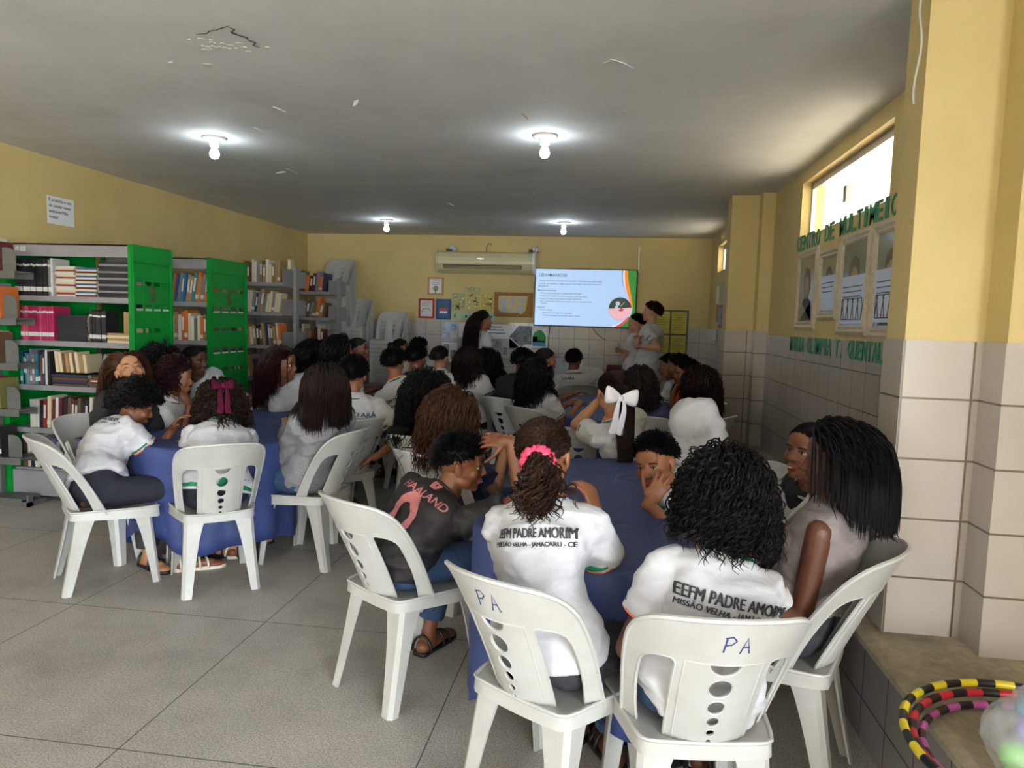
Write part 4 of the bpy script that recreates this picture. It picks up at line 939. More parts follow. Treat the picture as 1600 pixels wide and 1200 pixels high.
FB = {'white': fab('white', '#BEBEC3', '#B6B6BC'), 'grey': fab('grey', '#77767A', '#858488', 90), 'black': fab('black', '#121214', '#17171a'), 'navy': fab('navy', '#141A33', '#192040'), 'jersey': fab('jersey', '#151114', '#1a1519', 40, .6), 'purple': fab('purple', '#454A78', '#3d426c'), 'orange': fab('orange', '#C0481C', '#b23f17'), 'tank': fab('tank', '#857C7C', '#7a7171', 24), 'hood': fab('hood', '#C8C8CE', '#BFBFC6'), 'denim': fab('denim', '#233B5C', '#2F4B70', 60, .8), 'jeanlight': fab('jeanlight', '#3E5874', '#52708C', 50), 'darkjean': fab('darkjean', '#1F2024', '#35363B', 26), 'pants': fab('pants', '#12141F', '#161927'), 'brownshort': fab('brownshort', '#2A1A14', '#332019'), 'polo': fab('polo', '#C6C4C2', '#BEBBB8')}
GREEN, ORANGE, WHITE = fab('trim_green', '#11734E'), fab('trim_orange', '#D2622E'), FB['white']
print_ink = mat('print_ink', '#2B2D33', .7)
SHOE = mat('sandal_black', '#141113', .5); SHOEW = mat('sandal_white', '#D8D2C4', .5)

def fr(a): a = math.radians(a); return V(math.sin(a), math.cos(a), 0), V(math.cos(a), -math.sin(a), 0)
def ik(S, W, a, b, pole):
    d = W-S; L = np.linalg.norm(d); L2 = min(max(L, abs(a-b)+.03), (a+b)*.985); t = nrm(d); W = S+t*L2
    x = (a*a-b*b+L2*L2)/(2*L2); h = math.sqrt(max(a*a-x*x, 0)); p = nrm(pole-t*np.dot(pole, t))
    return S+t*x+p*h, W

class Person: pass
def seg_dist(p, a, b):
    ab = b-a; t = np.clip(((p-a)@ab)/max(ab@ab, 1e-9), 0, 1); q = a+t[:, None]*ab
    return q

def hair_strands(hd, n, length, seg, colliders, seed, r=.003, grav=1., inertia=.55, comb=(0, -1., .0), combk=.5, vol=.15, curl=0., curlf=60., lowcut=None, spread=.25, jitter=.15, part=False, lenvar=.2, flat=None):
    """vectorised strand growth: roots on the scalp, gravity, and pushing out of head, neck and shoulders"""
    rs = np.random.RandomState(seed)
    c, A, R = hd.c, hd.ax, hd.sk     # A rows: right, forward, up
    d = rs.normal(size=(n*6, 3)); d /= np.linalg.norm(d, axis=1)[:, None]
    y = d[:, 1]
    lim = np.where(y > 0, .62*y**1.5-.02*(1-y), -.02+.55*y) if lowcut is None else np.where(y > 0, .62*y**1.5+lowcut*(1-y), lowcut+.5*y)
    d = d[d[:, 2] > lim][:n]; n = len(d)
    P = c+(d*R)@A; D = d@A
    cm = np.array(comb)@A
    dirs = D*vol+cm*combk+rs.normal(size=(n, 3))*jitter*.5
    if part: dirs = dirs+np.sign(d[:, :1]+1e-3)*A[0]*combk*.9
    dirs /= np.linalg.norm(dirs, axis=1)[:, None]
    Ls = length*(1+lenvar*rs.uniform(-1, 1, size=n)); g = V(0, 0, -1)
    pts = [P.copy()]; off = rs.uniform(.0, .02, size=n)+.004; lat = rs.normal(size=(n, 3))*spread*.12; lat[:, 2] = 0
    for i in range(seg):
        s = i/seg
        dirs = dirs*inertia+g*grav*(1-inertia)*(.35+.65*min(1, s*3))+cm*(.25*combk*max(0, 1-s*3))+lat*(1-inertia)
        dirs /= np.linalg.norm(dirs, axis=1)[:, None]
        P = P+dirs*(Ls/seg)[:, None]
        for kind, a, b, rad in colliders:
            if kind == 'E':
                q = ((P-a)@b.T); rr = rad*(1+off[:, None]/rad.mean()); m = np.sqrt(((q/rr)**2).sum(1)); ins = m < 1
                if ins.any(): P[ins] = a+((q[ins]/m[ins][:, None])@b)
            else:
                q = seg_dist(P, a, b); v = P-q; m = np.linalg.norm(v, axis=1); ins = m < rad+off
                if ins.any(): P[ins] = q[ins]+v[ins]/np.maximum(m[ins], 1e-6)[:, None]*(rad+off[ins])[:, None]
        nd = P-pts[-1]; l = np.linalg.norm(nd, axis=1); ok = l > 1e-6; dirs[ok] = nd[ok]/l[ok][:, None]
        pts.append(P.copy())
    pts = np.stack(pts, 1)                      # n x (seg+1) x 3
    if curl:
        ph = rs.uniform(0, 6.28, size=(n, 1)); fq = curlf*(1+.3*rs.uniform(-1, 1, size=(n, 1)))
        s = np.linspace(0, 1, seg+1)[None, :]; am = curl*np.minimum(1, s*3.)
        t = np.gradient(pts, axis=1); t /= np.maximum(np.linalg.norm(t, axis=2), 1e-9)[..., None]
        up = np.array([.3, .2, .93]); e1 = np.cross(t, up); e1 /= np.maximum(np.linalg.norm(e1, axis=2), 1e-6)[..., None]; e2 = np.cross(t, e1)
        w = fq*s*Ls[:, None]+ph
        pts = pts+e1*(am*np.cos(w))[..., None]+e2*(am*np.sin(w))[..., None]
    return pts
def strands_mesh(mb, pts, r, sides=3, taper=.25):
    n, k, _ = pts.shape
    t = np.gradient(pts, axis=1); t /= np.maximum(np.linalg.norm(t, axis=2), 1e-9)[..., None]
    up = np.array([.31, .17, .93]); e1 = np.cross(t, up); e1 /= np.maximum(np.linalg.norm(e1, axis=2), 1e-6)[..., None]; e2 = np.cross(t, e1)
    prof = np.interp(np.linspace(0, 1, k), [0, .1, .75, 1], [.8, 1, .9, taper])*r
    an = np.arange(sides)*2*math.pi/sides
    vs = pts[:, :, None, :]+prof[None, :, None, None]*(np.cos(an)[None, None, :, None]*e1[:, :, None, :]+np.sin(an)[None, None, :, None]*e2[:, :, None, :])
    base = np.arange(n)[:, None, None]*(k*sides)+np.arange(k-1)[None, :, None]*sides; j = np.arange(sides)[None, None, :]; j2 = (np.arange(sides)+1) % sides
    f = np.stack([base+j, base+j2[None, None, :], base+sides+j2[None, None, :], base+sides+j], -1).reshape(-1, 4)
    mb.v.append(vs.reshape(-1, 3)); f = f+mb.n; mb.f.extend(map(tuple, f.tolist())); mb.m.extend([0]*len(f)); mb.n += n*k*sides
def cap_mesh(mb, hd, grow=1.05, low=-.02, front=.62, nu=32, nv=20, back=.55, bumps=0.):
    """scalp shell"""
    A, R, c = hd.ax, hd.sk*grow, hd.c; idx = {}; vs = []; fs = []
    def P(i, j):
        th = math.pi*i/nv; ph = 2*math.pi*j/nu; return V(math.sin(th)*math.cos(ph), math.sin(th)*math.sin(ph), math.cos(th))
    for i in range(nv+1):
        for j in range(nu):
            d = P(i, j); k = 1+bumps*noise.noise(Vector(d*6)) if bumps else 1
            vs.append(c+(d*R*k)@A)
    for i in range(nv):
        for j in range(nu):
            d = P(i+.5, j+.5); y = d[1]; lim = front*max(y, 0)**1.5+low*(1-abs(y)) if y > 0 else low+back*y
            if d[2] > lim: fs.append((i*nu+j, (i+1)*nu+j, (i+1)*nu+(j+1) % nu, i*nu+(j+1) % nu))
    mb.add(vs, fs)

def hand(b, W, d, n, side, pose='relaxed', s=1.):
    """palm, four bent fingers and a thumb that leaves the side of the palm. d finger direction, n palm normal, side = +1 right"""
    d = nrm(d); n = nrm(n-d*np.dot(n, d)); u = np.cross(d, n)*side       # u points to the thumb
    pc = W+d*.052*s
    b.ell(pc, (.039*s, .05*s, .0155*s), (u, d, n), 14, 10)
    b.rcone(W-d*.01, W+d*.03*s, .024*s, .026*s)
    curl = {'flat': (6, 8, 6), 'relaxed': (22, 28, 20), 'cup': (30, 36, 25), 'fist': (75, 85, 50)}[pose]
    for k, (x, L) in enumerate(((.030, .068), (.011, .076), (-.009, .071), (-.028, .055))):
        p = W+d*(.092-.006*abs(k-1.2))*s+u*x*s; dd = nrm(d+u*(.10*(1.4-k))*(1 if pose in ('flat', 'relaxed') else .4)); r = .0085*s
        b.rcone(p-dd*.03*s, p, r*1.1, r*1.08, 8)
        a = 0
        for q, fl in zip((.45, .31, .26), curl):
            a += math.radians(fl); e = dd*math.cos(a)+n*math.sin(a); p2 = p+e*L*q*s; b.rcone(p, p2, r, r*.9, 8); p = p2; r *= .92
    p = W+d*.028*s+u*.03*s; e = nrm(d*.62+u*.75+n*.3); r = .0105*s
    for q, m in ((.042, 0), (.03, .35), (.026, .3)):
        e = nrm(e+d*m*.8+n*.12); p2 = p+e*q*s; b.rcone(p, p2, r, r*.88, 8); p = p2; r *= .9

def head_shapes(b, hd, male, k=1.):
    c, A = hd.c, hd.ax
    def E(x, y, z, rx, ry, rz, nu=16, nv=12): b.ell(c+V(x, y, z)*k@A, (rx*k, ry*k, rz*k), A, nu, nv)
    E(0, -.016, .028, .0765, .094, .083, 24, 16)          # skull
    E(0, .018, -.02, .064, .070, .082, 22, 14)            # face
    E(0, .035, -.07, .046, .046, .04)                     # jaw
    E(0, .066, -.096, .021, .018, .017)                   # chin
    for s in (-1, 1):
        E(s*.037, .056, -.03, .026, .025, .026)           # cheeks
        E(s*.036, .014, -.066, .026, .045, .032)          # jaw angle
        E(s*.032, .0735, .019, .024, .011, .008)           # brow
        E(s*.079, -.008, -.012, .007, .018, .030, 10, 8); E(s*.084, -.014, .0, .006, .012, .02, 8, 6)
        E(s*.0115, .091, -.033, .009, .010, .0075, 8, 6)
    E(0, .064, .048, .05, .02, .036)
    b.rcone(c+V(0, .080, .012)*k@A, c+V(0, .102, -.027)*k@A, .0075*k, .0105*k, 10)
    E(0, .088, -.059, .022, .010, .0065); E(0, .087, -.069, .019, .010, .0065)

def build(cfg):
    """cfg: name-free description; returns the person's root with body, clothes and hair parented to it"""
    g = cfg.get; pr = Person(); male = g('male', False); near = g('near', 1)   # near: 0 far, 1 middle, 2 close
    s = g('s', 1.)
    Hc = np.array(pix(*cfg['head'])); F0, R0 = fr(g('face', 0)); U0 = V(0, 0, 1)
    stand = g('stand', False)
    if stand: P = V(Hc[0]-g('leanx', 0), Hc[1]-g('leany', 0), stand)
    else: P = V(cfg['seat'][0], cfg['seat'][1], g('sz', .535))
    # head frame
    ha, hp, hr = g('look', (g('face', 0), 0, 0))
    Fh, Rh = fr(ha); Uh = V(0, 0, 1); p = math.radians(hp); Fh, Uh = Fh*math.cos(p)+Uh*math.sin(p), Uh*math.cos(p)-Fh*math.sin(p)
    r = math.radians(hr); Rh, Uh = Rh*math.cos(r)-Uh*math.sin(r), Uh*math.cos(r)+Rh*math.sin(r)
    hk = g('hk', 1.)*s
    hd = Person(); hd.c = Hc; hd.ax = np.stack([Rh, Fh, Uh]); hd.sk = V(.0785, .097, .086)*hk; hd.off = V(0, -.016, .028)*hk
    hs = Person(); hs.c = Hc+hd.off@hd.ax; hs.ax = hd.ax; hs.sk = hd.sk
    nd = nrm(Uh*.45+nrm(Hc-P)*.55); N = Hc-nd*.138*s-Fh*.02*s
    ch = g('chest', g('face', 0)); F1, R1 = fr(ch)
    mid = (P+N)/2-F0*g('hunch', .035)
    def sp(t): return P*(1-t)**2+2*mid*t*(1-t)+N*t*t if t <= 1 else N+nrm(N-mid)*(t-1)*.5
    def tan(t): return nrm(2*(mid-P)*(1-min(max(t, 0), 1))+2*(N-mid)*min(max(t, 0), 1))
    def frame(t):
        T = tan(t); Rr = nrm(R0*(1-min(max(t, 0), 1))+R1*min(max(t, 0), 1)); Rr = nrm(Rr-T*np.dot(Rr, T)); Ff = np.cross(T, Rr); return Rr, Ff, T
    wk = g('w', 1.)*s
    SEC = [(-.2, .11, .085), (-.1, .158, .118), (.03, .166, .122), (.2, .148, .108), (.38, .126, .094), (.58, .140, .102), (.76, .152, .104), (.88, .148, .084), (.955, .112, .064), (1.0, .066, .056), (1.1, .054, .054)] if not male else \
          [(-.2, .11, .085), (-.1, .148, .112), (.03, .152, .115), (.2, .142, .105), (.38, .136, .098), (.58, .152, .106), (.76, .170, .108), (.88, .168, .088), (.955, .125, .066), (1.0, .070, .058), (1.1, .058, .058)]
    def torso(b, ease, t0=-.3, t1=2, n=26, hem=0.):
        rings = []
        for t, w, d in SEC:
            if t < t0-1e-6 or t > t1: continue
            Rr, Ff, T = frame(t); o = sp(t) if t >= 0 else P+tan(0)*t*.45
            an = np.arange(n)*2*math.pi/n; cx = np.sign(np.cos(an))*np.abs(np.cos(an))**.85; sy = np.sign(np.sin(an))*np.abs(np.sin(an))**.85
            e = ease+(hem if t < .3 else 0)
            rings.append(o+((w*wk+e)*cx)[:, None]*Rr+((d*wk+e)*sy)[:, None]*Ff)
        b.loft(rings, True)
    Rr, Ff, T = frame(.9); sw = (.158 if not male else .180)*wk; So = sp(.9)
    pr.S = {1: So+Rr*sw*.95-T*.028, -1: So-Rr*sw*.95-T*.028}
    UA, FA = .275*s, .245*s
    tgt = g('hands', ('table', 'table')); pr.E = {}; pr.W = {}; pr.hd_dir = {}
    for i, sd in enumerate((-1, 1)):
        S_ = pr.S[sd]; q = tgt[i]; pole = -U0*.9+R1*sd*.45-F1*.25
        hand_d = None; hn = -U0; pose = 'relaxed'
        if isinstance(q, str):
            if q == 'table': W = S_+F1*.36-R1*sd*.08; W[2] = .785; hn = -U0; pole = -U0*1.+R1*sd*.22-F1*.1
            elif q == 'lap': W = P+F0*.28+R0*sd*.09+U0*.11; hn = -U0
            elif q == 'chin': W = Hc+F1*.10+R1*sd*.05-U0*.20; hand_d = U0+F1*-.3; hn = -F1; pole = -U0+F1*.3; pose = 'cup'
            elif q == 'side': W = S_-U0*.50+R1*sd*.06+F1*.04; hn = -R1*sd; pole = -F1
            elif q == 'cross': W = sp(.55)+F1*.19-R1*sd*.10; hn = -F1; hand_d = -R1*sd+F1*.1; pole = -U0+R1*sd*.6
            elif q == 'clasp': W = sp(.62)+F1*.22+R1*sd*.03; hn = -R1*sd; hand_d = F1*.4+U0*.5-R1*sd*.5; pole = -U0+R1*sd*.5; pose = 'cup'
        else:
            W = np.array(q[0], float); hn = np.array(q[1], float) if len(q) > 1 else hn; hand_d = np.array(q[2], float) if len(q) > 2 else None; pose = q[3] if len(q) > 3 else pose
            if len(q) > 4: pole = np.array(q[4], float)
        E_, W_ = ik(S_, W, UA, FA, pole); pr.E[sd] = E_; pr.W[sd] = W_
        pr.hd_dir[sd] = (nrm(hand_d) if hand_d is not None else nrm(nrm(W_-E_)+(-U0*.15 if isinstance(q, str) and q == 'lap' else 0)), hn, pose)
    # legs
    pr.K = {}; pr.A = {}; pr.Hp = {}
    TH, SHN = .42*s, .42*s
    for i, sd in enumerate((-1, 1)):
        hp_ = P+R0*sd*.088*wk-(U0*.0 if stand else U0*.02); pr.Hp[sd] = hp_
        if stand:
            K = hp_+F0*.03+R0*sd*.012; K[2] = .50*s; A_ = hp_-F0*.01+R0*sd*.02; A_[2] = .085
        else:
            sprd = g('spread', .16); fx = g('feet', (0.02, 0.02))[i]
            K = hp_+nrm(F0+R0*sd*sprd)*TH; K[2] = .50; A_ = K+F0*fx; A_[2] = .09
        pr.K[sd] = K; pr.A[sd] = A_
    # ---------------- body
    b = MB(); torso(b, -.004)
    b.rcone(N-nd*.03, Hc-Uh*.03-Fh*.012, (.056 if male else .049)*s, (.052 if male else .046)*s, 16)
    head_shapes(b, hd, male, hk)
    for sd in (-1, 1):
        S_, E_, W_ = pr.S[sd], pr.E[sd], pr.W[sd]
        b.rcone(S_, E_, .044*wk, .036*s); b.rcone(E_, W_, .037*s, .024*s); b.rcone(E_+(W_-E_)*.12, E_+(W_-E_)*.4, .036*s, .035*s)
        d, n_, pose = pr.hd_dir[sd]; hand(b, W_, d, n_, sd, pose, s)
        b.rcone(pr.Hp[sd], pr.K[sd], .078*wk, .052*s); b.rcone(pr.K[sd], pr.A[sd], .050*s, .034*s); b.rcone(pr.K[sd]+(pr.A[sd]-pr.K[sd])*.2-F0*.015, pr.K[sd]+(pr.A[sd]-pr.K[sd])*.5-F0*.01, .05*s, .042*s)
        a = pr.A[sd]; fd = nrm(F0+R0*sd*.25); h = V(a[0], a[1], .032); b.rcone(a-U0*.02, h+fd*.03-fd*.05, .035, .033); b.rcone(h-fd*.04, h+fd*.12, .033, .028); b.ell(h+fd*.15-U0*.008, (.042, .05, .02), (np.cross(fd, U0), fd, U0))
    vox = {0: .0105, 1: .0085, 2: .006}[near] if not g('fine') else .0042
    body = fused(b, vox, (5 if g('fine') else 3 if near == 2 else 2) if near else 1)
    body.materials.append(SK[g('skin', 'brown')]); body.materials.append(LIP)
    if g('facevis'):
        co = np.array([p_.center for p_ in body.polygons]); q = (co-Hc)@hd.ax.T/hk
        lip = (np.abs(q[:, 0]) < .024-(np.abs(q[:, 2]+.064)*.9)) & (q[:, 1] > .076) & (q[:, 2] < -.0545) & (q[:, 2] > -.0755)
        body.polygons.foreach_set('material_index', lip.astype(np.int32).tolist())
    body.polygons.foreach_set('use_smooth', [True]*len(body.polygons))
    root = thing('person', cfg['label'], 'person', (P[0], P[1], 0), 0, g('group', 'students in the room'))
    inv = Matrix.Translation((-P[0], -P[1], 0))
    def put(name, me, m=None, parent=None, smooth=True, label=None):
        if m is not None:
            me.materials.clear()
            for x in (m if isinstance(m, (list, tuple)) else [m]): me.materials.append(x)
        if smooth: me.polygons.foreach_set('use_smooth', [True]*len(me.polygons))
        me.transform(inv); return link(name, me, parent or root, label)
    body.transform(inv); link('body', body, root)
    if g('facevis'):
        for sd in (-1, 1):
            e = MB(); o = Hc+V(sd*.031, .067, .001)*hk@hd.ax
            if g('closed'): e.tube([Hc+V(sd*.031+x, .0835-abs(x)*.25, -.004-.25*abs(x)+.004)*hk@hd.ax for x in np.linspace(-.013, .013, 7)], .0022*hk, 5); put('eyelashes', e.mesh(), BROW)
            else:
                e.ell(o, (.0122*hk, .0115*hk, .0072*hk), hd.ax, 14, 10); put('eye', e.mesh(), EYEW)
                e = MB(); e.ell(o+Fh*.0095*hk+V(0, 0, 0), (.0052*hk, .0032*hk, .0056*hk), hd.ax, 10, 6); put('iris', e.mesh(), IRIS)
                e = MB(); e.tube([Hc+V(sd*.031+x, .0845-abs(x)*.35, .0085-9*x*x*3)*hk@hd.ax for x in np.linspace(-.014, .014, 7)], .0018*hk, 5); put('eyelashes', e.mesh(), BROW)
            e = MB(); e.tube([Hc+V(sd*(.034+x), .0885-abs(x+.012)*.32-.002, .0225-11*x*x*(1 if x > 0 else .4))*hk@hd.ax for x in np.linspace(-.02, .022, 8)], [.0018*hk, .0032*hk, .0036*hk, .0036*hk, .0032*hk, .0028*hk, .002*hk, .001*hk], 6); put('eyebrow', e.mesh(), BROW)
        if g('smile'):
            e = MB(); e.ell(Hc+V(0, .092, -.064)*hk@hd.ax, (.014*hk, .006*hk, .0035*hk), hd.ax, 12, 6); put('teeth', e.mesh(), mat('teeth', '#D8D2C8', .3))
    # ---------------- shirt
    sl = g('sleeve', .58); e = g('ease', .014)
    def sleeve(b):
        for sd in (-1, 1):
            S_, E_, W_ = pr.S[sd], pr.E[sd], pr.W[sd]; t = nrm(E_-S_)
            b.ell(S_+T*.002-nrm(S_-So)*.01, ((.050+e*.5)*wk,)*3)
            if sl <= 1: b.cone(S_-t*.005, S_+(E_-S_)*sl, (.054+e*.6)*wk, (.053+e+.004)*wk, 16)
            else:
                b.rcone(S_, E_, (.058+e*.5)*wk, (.045+e)*wk, 16); b.rcone(E_, E_+(W_-E_)*.9, (.044+e)*wk, (.032+e)*wk, 14); b.cone(E_+(W_-E_)*.6, E_+(W_-E_)*.95, (.036+e)*wk, (.030+e)*wk, 14)
    if g('top', 'white'):
        b = MB(); torso(b, e, g('hemt', -.1), 1.0, 30, g('flare', .012))
        if sl: sleeve(b)
        if not male:
            Rb, Fb, Tb = frame(.66)
            for sd in (-1, 1): b.ell(sp(.66)+Rb*sd*.065*wk+Fb*.075*wk, (.062*wk, .055*wk, .06*wk), (Rb, Fb, Tb))
        me = fused(b, {0: .0125, 1: .0105, 2: .008}[near], {0: 5, 1: 6, 2: 7}[near]); q_ = sum(map(ord, cfg['label'])) % 50; ruffle(me, {0: .003, 1: .005, 2: .010}[near], 5.5, (1, 1, 1.7), q_)
        if near: ruffle(me, .0042, 13, (.8, .8, 1.6), q_+9)
        pr.tree = tree_of(me); shirt = put('shirt' if g('top') not in ('grey', 'hood') or g('tank') else 'hoodie', me, FB[g('top', 'white')])
        if sl and sl <= 1 and g('cuff', True):
            for sd in (-1, 1):
                S_, E_ = pr.S[sd], pr.E[sd]; t = nrm(E_-S_); q = S_+(E_-S_)*sl
                for j, (m_, nm) in enumerate(((GREEN, 'green'), (WHITE, 'white'), (ORANGE, 'orange'))) if g('trim', True) else ((0, (mat('trim_navy', '#1d2a3c', .8), 'navy')),):
                    c_ = MB(); rr = (.053+e+.006)*wk; a_ = q-t*(.018-.007*j); w_ = .009 if j == 0 else .006
                    c_.tube([a_-t*w_*.6, a_+t*w_*.6], [rr, rr], 18); put('sleeve_band', c_.mesh(), m_, shirt, True, nm+' sleeve band')
        if g('collar', True):
            Rn, Fn, Tn = frame(1.0); o = sp(1.0); bands = ((ORANGE, .004, .0), (WHITE, .011, -.010), (GREEN, .019, -.020)) if g('trim', True) and g('top', 'white') in ('white', 'polo') else ((g('collarm') or FB[g('top', 'white')], .014, -.012),)
            for m_, dr, dz in bands:
                c_ = MB(); an = np.linspace(0, 2*math.pi, 29)[:-1]
                L = [o+Rn*math.cos(a)*(.066*wk+.004+dr)+Fn*(math.sin(a)*(.058*wk+.004+dr)+.004)+Tn*(.010+dz*1.0-.016*max(math.sin(a), 0)+.006*max(-math.sin(a), 0)) for a in an]
                c_.tube(L, .0068, 6, 0, True, True); put('collar', c_.mesh(), m_, shirt)
            if g('polo'):
                c_ = MB(); an = np.linspace(math.pi*.62, math.pi*2.38, 21)
                rings = []
                for a in an:
                    d_ = Rn*math.cos(a)+Fn*math.sin(a); p0 = o+Rn*math.cos(a)*.068*wk+Fn*math.sin(a)*.06*wk
                    rings.append([p0+Tn*.028, p0+d_*.006+Tn*.030, p0+d_*.034+Tn*-.012, p0+d_*.030-Tn*.016])
                c_.loft(rings, True); cl = put('polo_collar', c_.mesh(), FB['polo'], shirt)
                c_ = MB(); c_.tube([rg[2]+Tn*.002 for rg in rings], .0035, 5); put('collar_stripe', c_.mesh(), g('stripe') or mat('stripe_navy', '#1E3440', .8), shirt)
        def back_print(items, lift=.0035):
            for it in items:
                txt, t, dx, size, bold, m_ = it[:6]; rot = math.radians(it[6]) if len(it) > 6 else 0
                Rp, Fp, Tp = frame(t); ex = Rp*math.cos(rot)+Tp*math.sin(rot); ey = Tp*math.cos(rot)-Rp*math.sin(rot)
                me = txt if not isinstance(txt, str) else text_mesh(txt, size, bold)
                co = get_co(me); 
                if it[7:] : co = co*V(it[7], 1, 1); set_co(me, co)
                cut(me, .018); o = sp(t)+Rp*dx-Fp*.16
                wrap(me, pr.tree, o, ex, ey, lift); put('back_print', me, m_, shirt, False)
        if g('prints'): back_print(g('prints'))
        if g('fronts'):
            for (L, t, dx, dz, m_) in g('fronts'):
                Rp, Fp, Tp = frame(t); me = cut(poly_mesh([L]), .02); wrap(me, pr.tree, sp(t)+Rp*dx+Tp*dz+Fp*.18, -Rp, Tp, .003); put('front_print', me, m_, shirt, False)
        if g('drawhood'):    # folded hood on the back
            Rn, Fn, Tn = frame(.95); o = sp(.95); c_ = MB()
            c_.ell(o-Fn*.075*wk-Tn*.045, (.105*wk, .045*wk, .085*wk), (Rn, Fn, Tn), 18, 12); c_.tube([o+Rn*math.cos(a)*.082*wk+Fn*math.sin(a)*.07*wk+Tn*(.03-.03*math.sin(a)) for a in np.linspace(0, 6.283, 22)[:-1]], .02, 8, 0, True, True)
            me = fused(c_, .01, 4); ruffle(me, .003, 14); put('hood', me, FB[g('top')], shirt)
        if g('hoodup'):
            c_ = MB(); c_.ell(hs.c-Fh*.012-Uh*.005, (.108*hk, .125*hk, .122*hk), hd.ax, 24, 16); c_.rcone(Hc-Uh*.04-Fh*.03, N-nd*.02-Fh*.02, .092, .10); c_.ell(N-nd*.03, (.125, .10, .07), (R1, F1, U0))
            c_.rcone(hs.c-Fh*.07+Uh*.05, hs.c-Fh*.155-Uh*.02, .07, .035); c_.rcone(hs.c-Fh*.13-Uh*.02, N-Fh*.09-nd*.02, .05, .07)
            for k_, (rr_, tz_) in enumerate(((.118, .05), (.135, .0))): c_.tube([N+nd*tz_-Fh*.01+R1*math.cos(a)*rr_+F1*math.sin(a)*rr_*.9+U0*(.02*math.sin(a+k_)) for a in np.linspace(0, 6.283, 26)[:-1]], .026, 8, 0, True, True)
            me = fused(c_, .009, 2); ruffle(me, .010, 5.5, (1, 1, .8), 3.); ruffle(me, .004, 14, (1, 1, .8), 6.)
            bm = bmesh.new(); bm.from_mesh(me); kill = [f for f in bm.faces if (lambda q: q[1] > .085*hk and abs(q[0]) < .06*hk and -.11 < q[2] < .06)((np.array(f.calc_center_median())-Hc)@hd.ax.T)]
            bmesh.ops.delete(bm, geom=kill, context='FACES'); bm.to_mesh(me); bm.free(); me = evaluated(me, [('SOLIDIFY', dict(thickness=.006))]); put('raised_hood', me, FB[g('top')], shirt)
    # ---------------- trousers
    b = MB(); torso(b, .006, -.2, .22, 26)
    ln = g('leglen', .92); pe = g('legease', .012)
    for sd in (-1, 1):
        K, A_ = pr.K[sd], pr.A[sd]
        b.rcone(pr.Hp[sd], K, (.080+pe*.6)*wk, .058*s+pe*.6)
        if ln > .1: b.rcone(K, K+(A_-K)*ln*.5, .060*s+pe, .055*s+pe); b.cone(K, K+(A_-K)*ln, .058*s+pe, .048*s+pe*g('flarelegs', 1.2))
    me = fused(b, .012 if near < 2 else .0095, 3); ruffle(me, .003, 11, (1, 1, .6), 5.)
    put('trousers' if ln > .5 else 'shorts', me, FB[g('legs', 'denim')])
    if g('band'):
        Rb, Fb, Tb = frame(.04)
        for m_, t_, hh in ((GREEN, .06, .03), (FB['white'], -.03, .012)):
            c_ = MB(); an = np.arange(30)*2*math.pi/30; rg = []
            for z_ in (-hh, hh): rg.append(sp(max(t_, 0))+Tb*(min(t_, 0)*.4+z_)+((.168*wk+.021)*np.cos(an))[:, None]*Rb+((.123*wk+.021)*np.sin(an))[:, None]*Fb)
            c_.loft(rg, False); put('waist_band', c_.mesh(), m_)
    # ---------------- shoes
    sm = g('shoe', SHOE)
    if g('shoes', near > 0):
        for sd in (-1, 1):
            a = pr.A[sd]; fd = nrm(F0+R0*sd*.25); si = np.cross(fd, U0); h = V(a[0], a[1], .0); c_ = MB()
            prof = [(-.075, .028), (-.055, .036), (0, .034), (.06, .042), (.13, .047), (.175, .040), (.205, .018)]
            c_.loft([[h+fd*y-si*w+U0*.001, h+fd*y+si*w+U0*.001, h+fd*y+si*w*1.03+U0*.017, h+fd*y-si*w*1.03+U0*.017] for y, w in prof], True)
            for y, hh in ((.10, .062), (.055, .078), (-.045, .085)): c_.tube([h+fd*(y+.01*math.cos(k))+si*math.cos(k)*.045+U0*(.014+(hh-.014)*math.sin(k)) for k in np.linspace(0, math.pi, 10)], .0065, 6)
            put('sandal', c_.mesh(), sm)
    # ---------------- hair
    hair = g('hair', 'short'); hm = HM[g('hairc', 'black')]; b = MB(); seed = sum(map(ord, cfg['label'])) % 9999
    col = [('E', hs.c, hs.ax, hs.sk*1.03), ('E', Hc+V(0, .02, -.035)*hk@hd.ax, hd.ax, V(.072, .07, .09)*hk), ('C', N-nd*.02, Hc-Uh*.05, .052*s)]
    sh0, sh1 = pr.S[-1], pr.S[1]; ins = (sh1-sh0)*.12
    col.append(('C', sh0+ins, sh1-ins, (.066+e)*wk))
    for a_, b_ in ((.86, .7), (.7, .5), (.5, .25)):
        Ra, Fa, Ta = frame((a_+b_)/2)
        for sx in (-.062, 0, .062): col.append(('C', sp(a_)+Ra*sx*wk, sp(b_)+Ra*sx*wk, (.092*g('tcol', 1.)+e)*wk))
    if g('chair'):
        cx_, cy_, ca_ = g('chair'); fc_, rc_ = fr(ca_)
        for v_ in (.39, .30, .20, .10):
            o_ = V(cx_, cy_, .415+v_)+fc_*(chair_y(0, v_)+.035); col.append(('C', o_-rc_*.17+fc_*.06, o_, .045)); col.append(('C', o_, o_+rc_*.17+fc_*.06, .045))
    K = {0: .34, 1: .62, 2: 1.}[near]
    def clear(pts):
        q = (pts-Hc)@hd.ax.T/hk; bad = ((q[..., 1] > .034) & (np.abs(q[..., 0]) < .095) & (q[..., 2] < .045) & (q[..., 2] > -.13)).any(1)
        return pts[~bad]
    def grow(n, L, seg, r, **k): strands_mesh(b, clear(hair_strands(hs, int(n*K), L, seg, col, seed+len(b.v), r, **k)), r/math.sqrt(max(K, .45)))
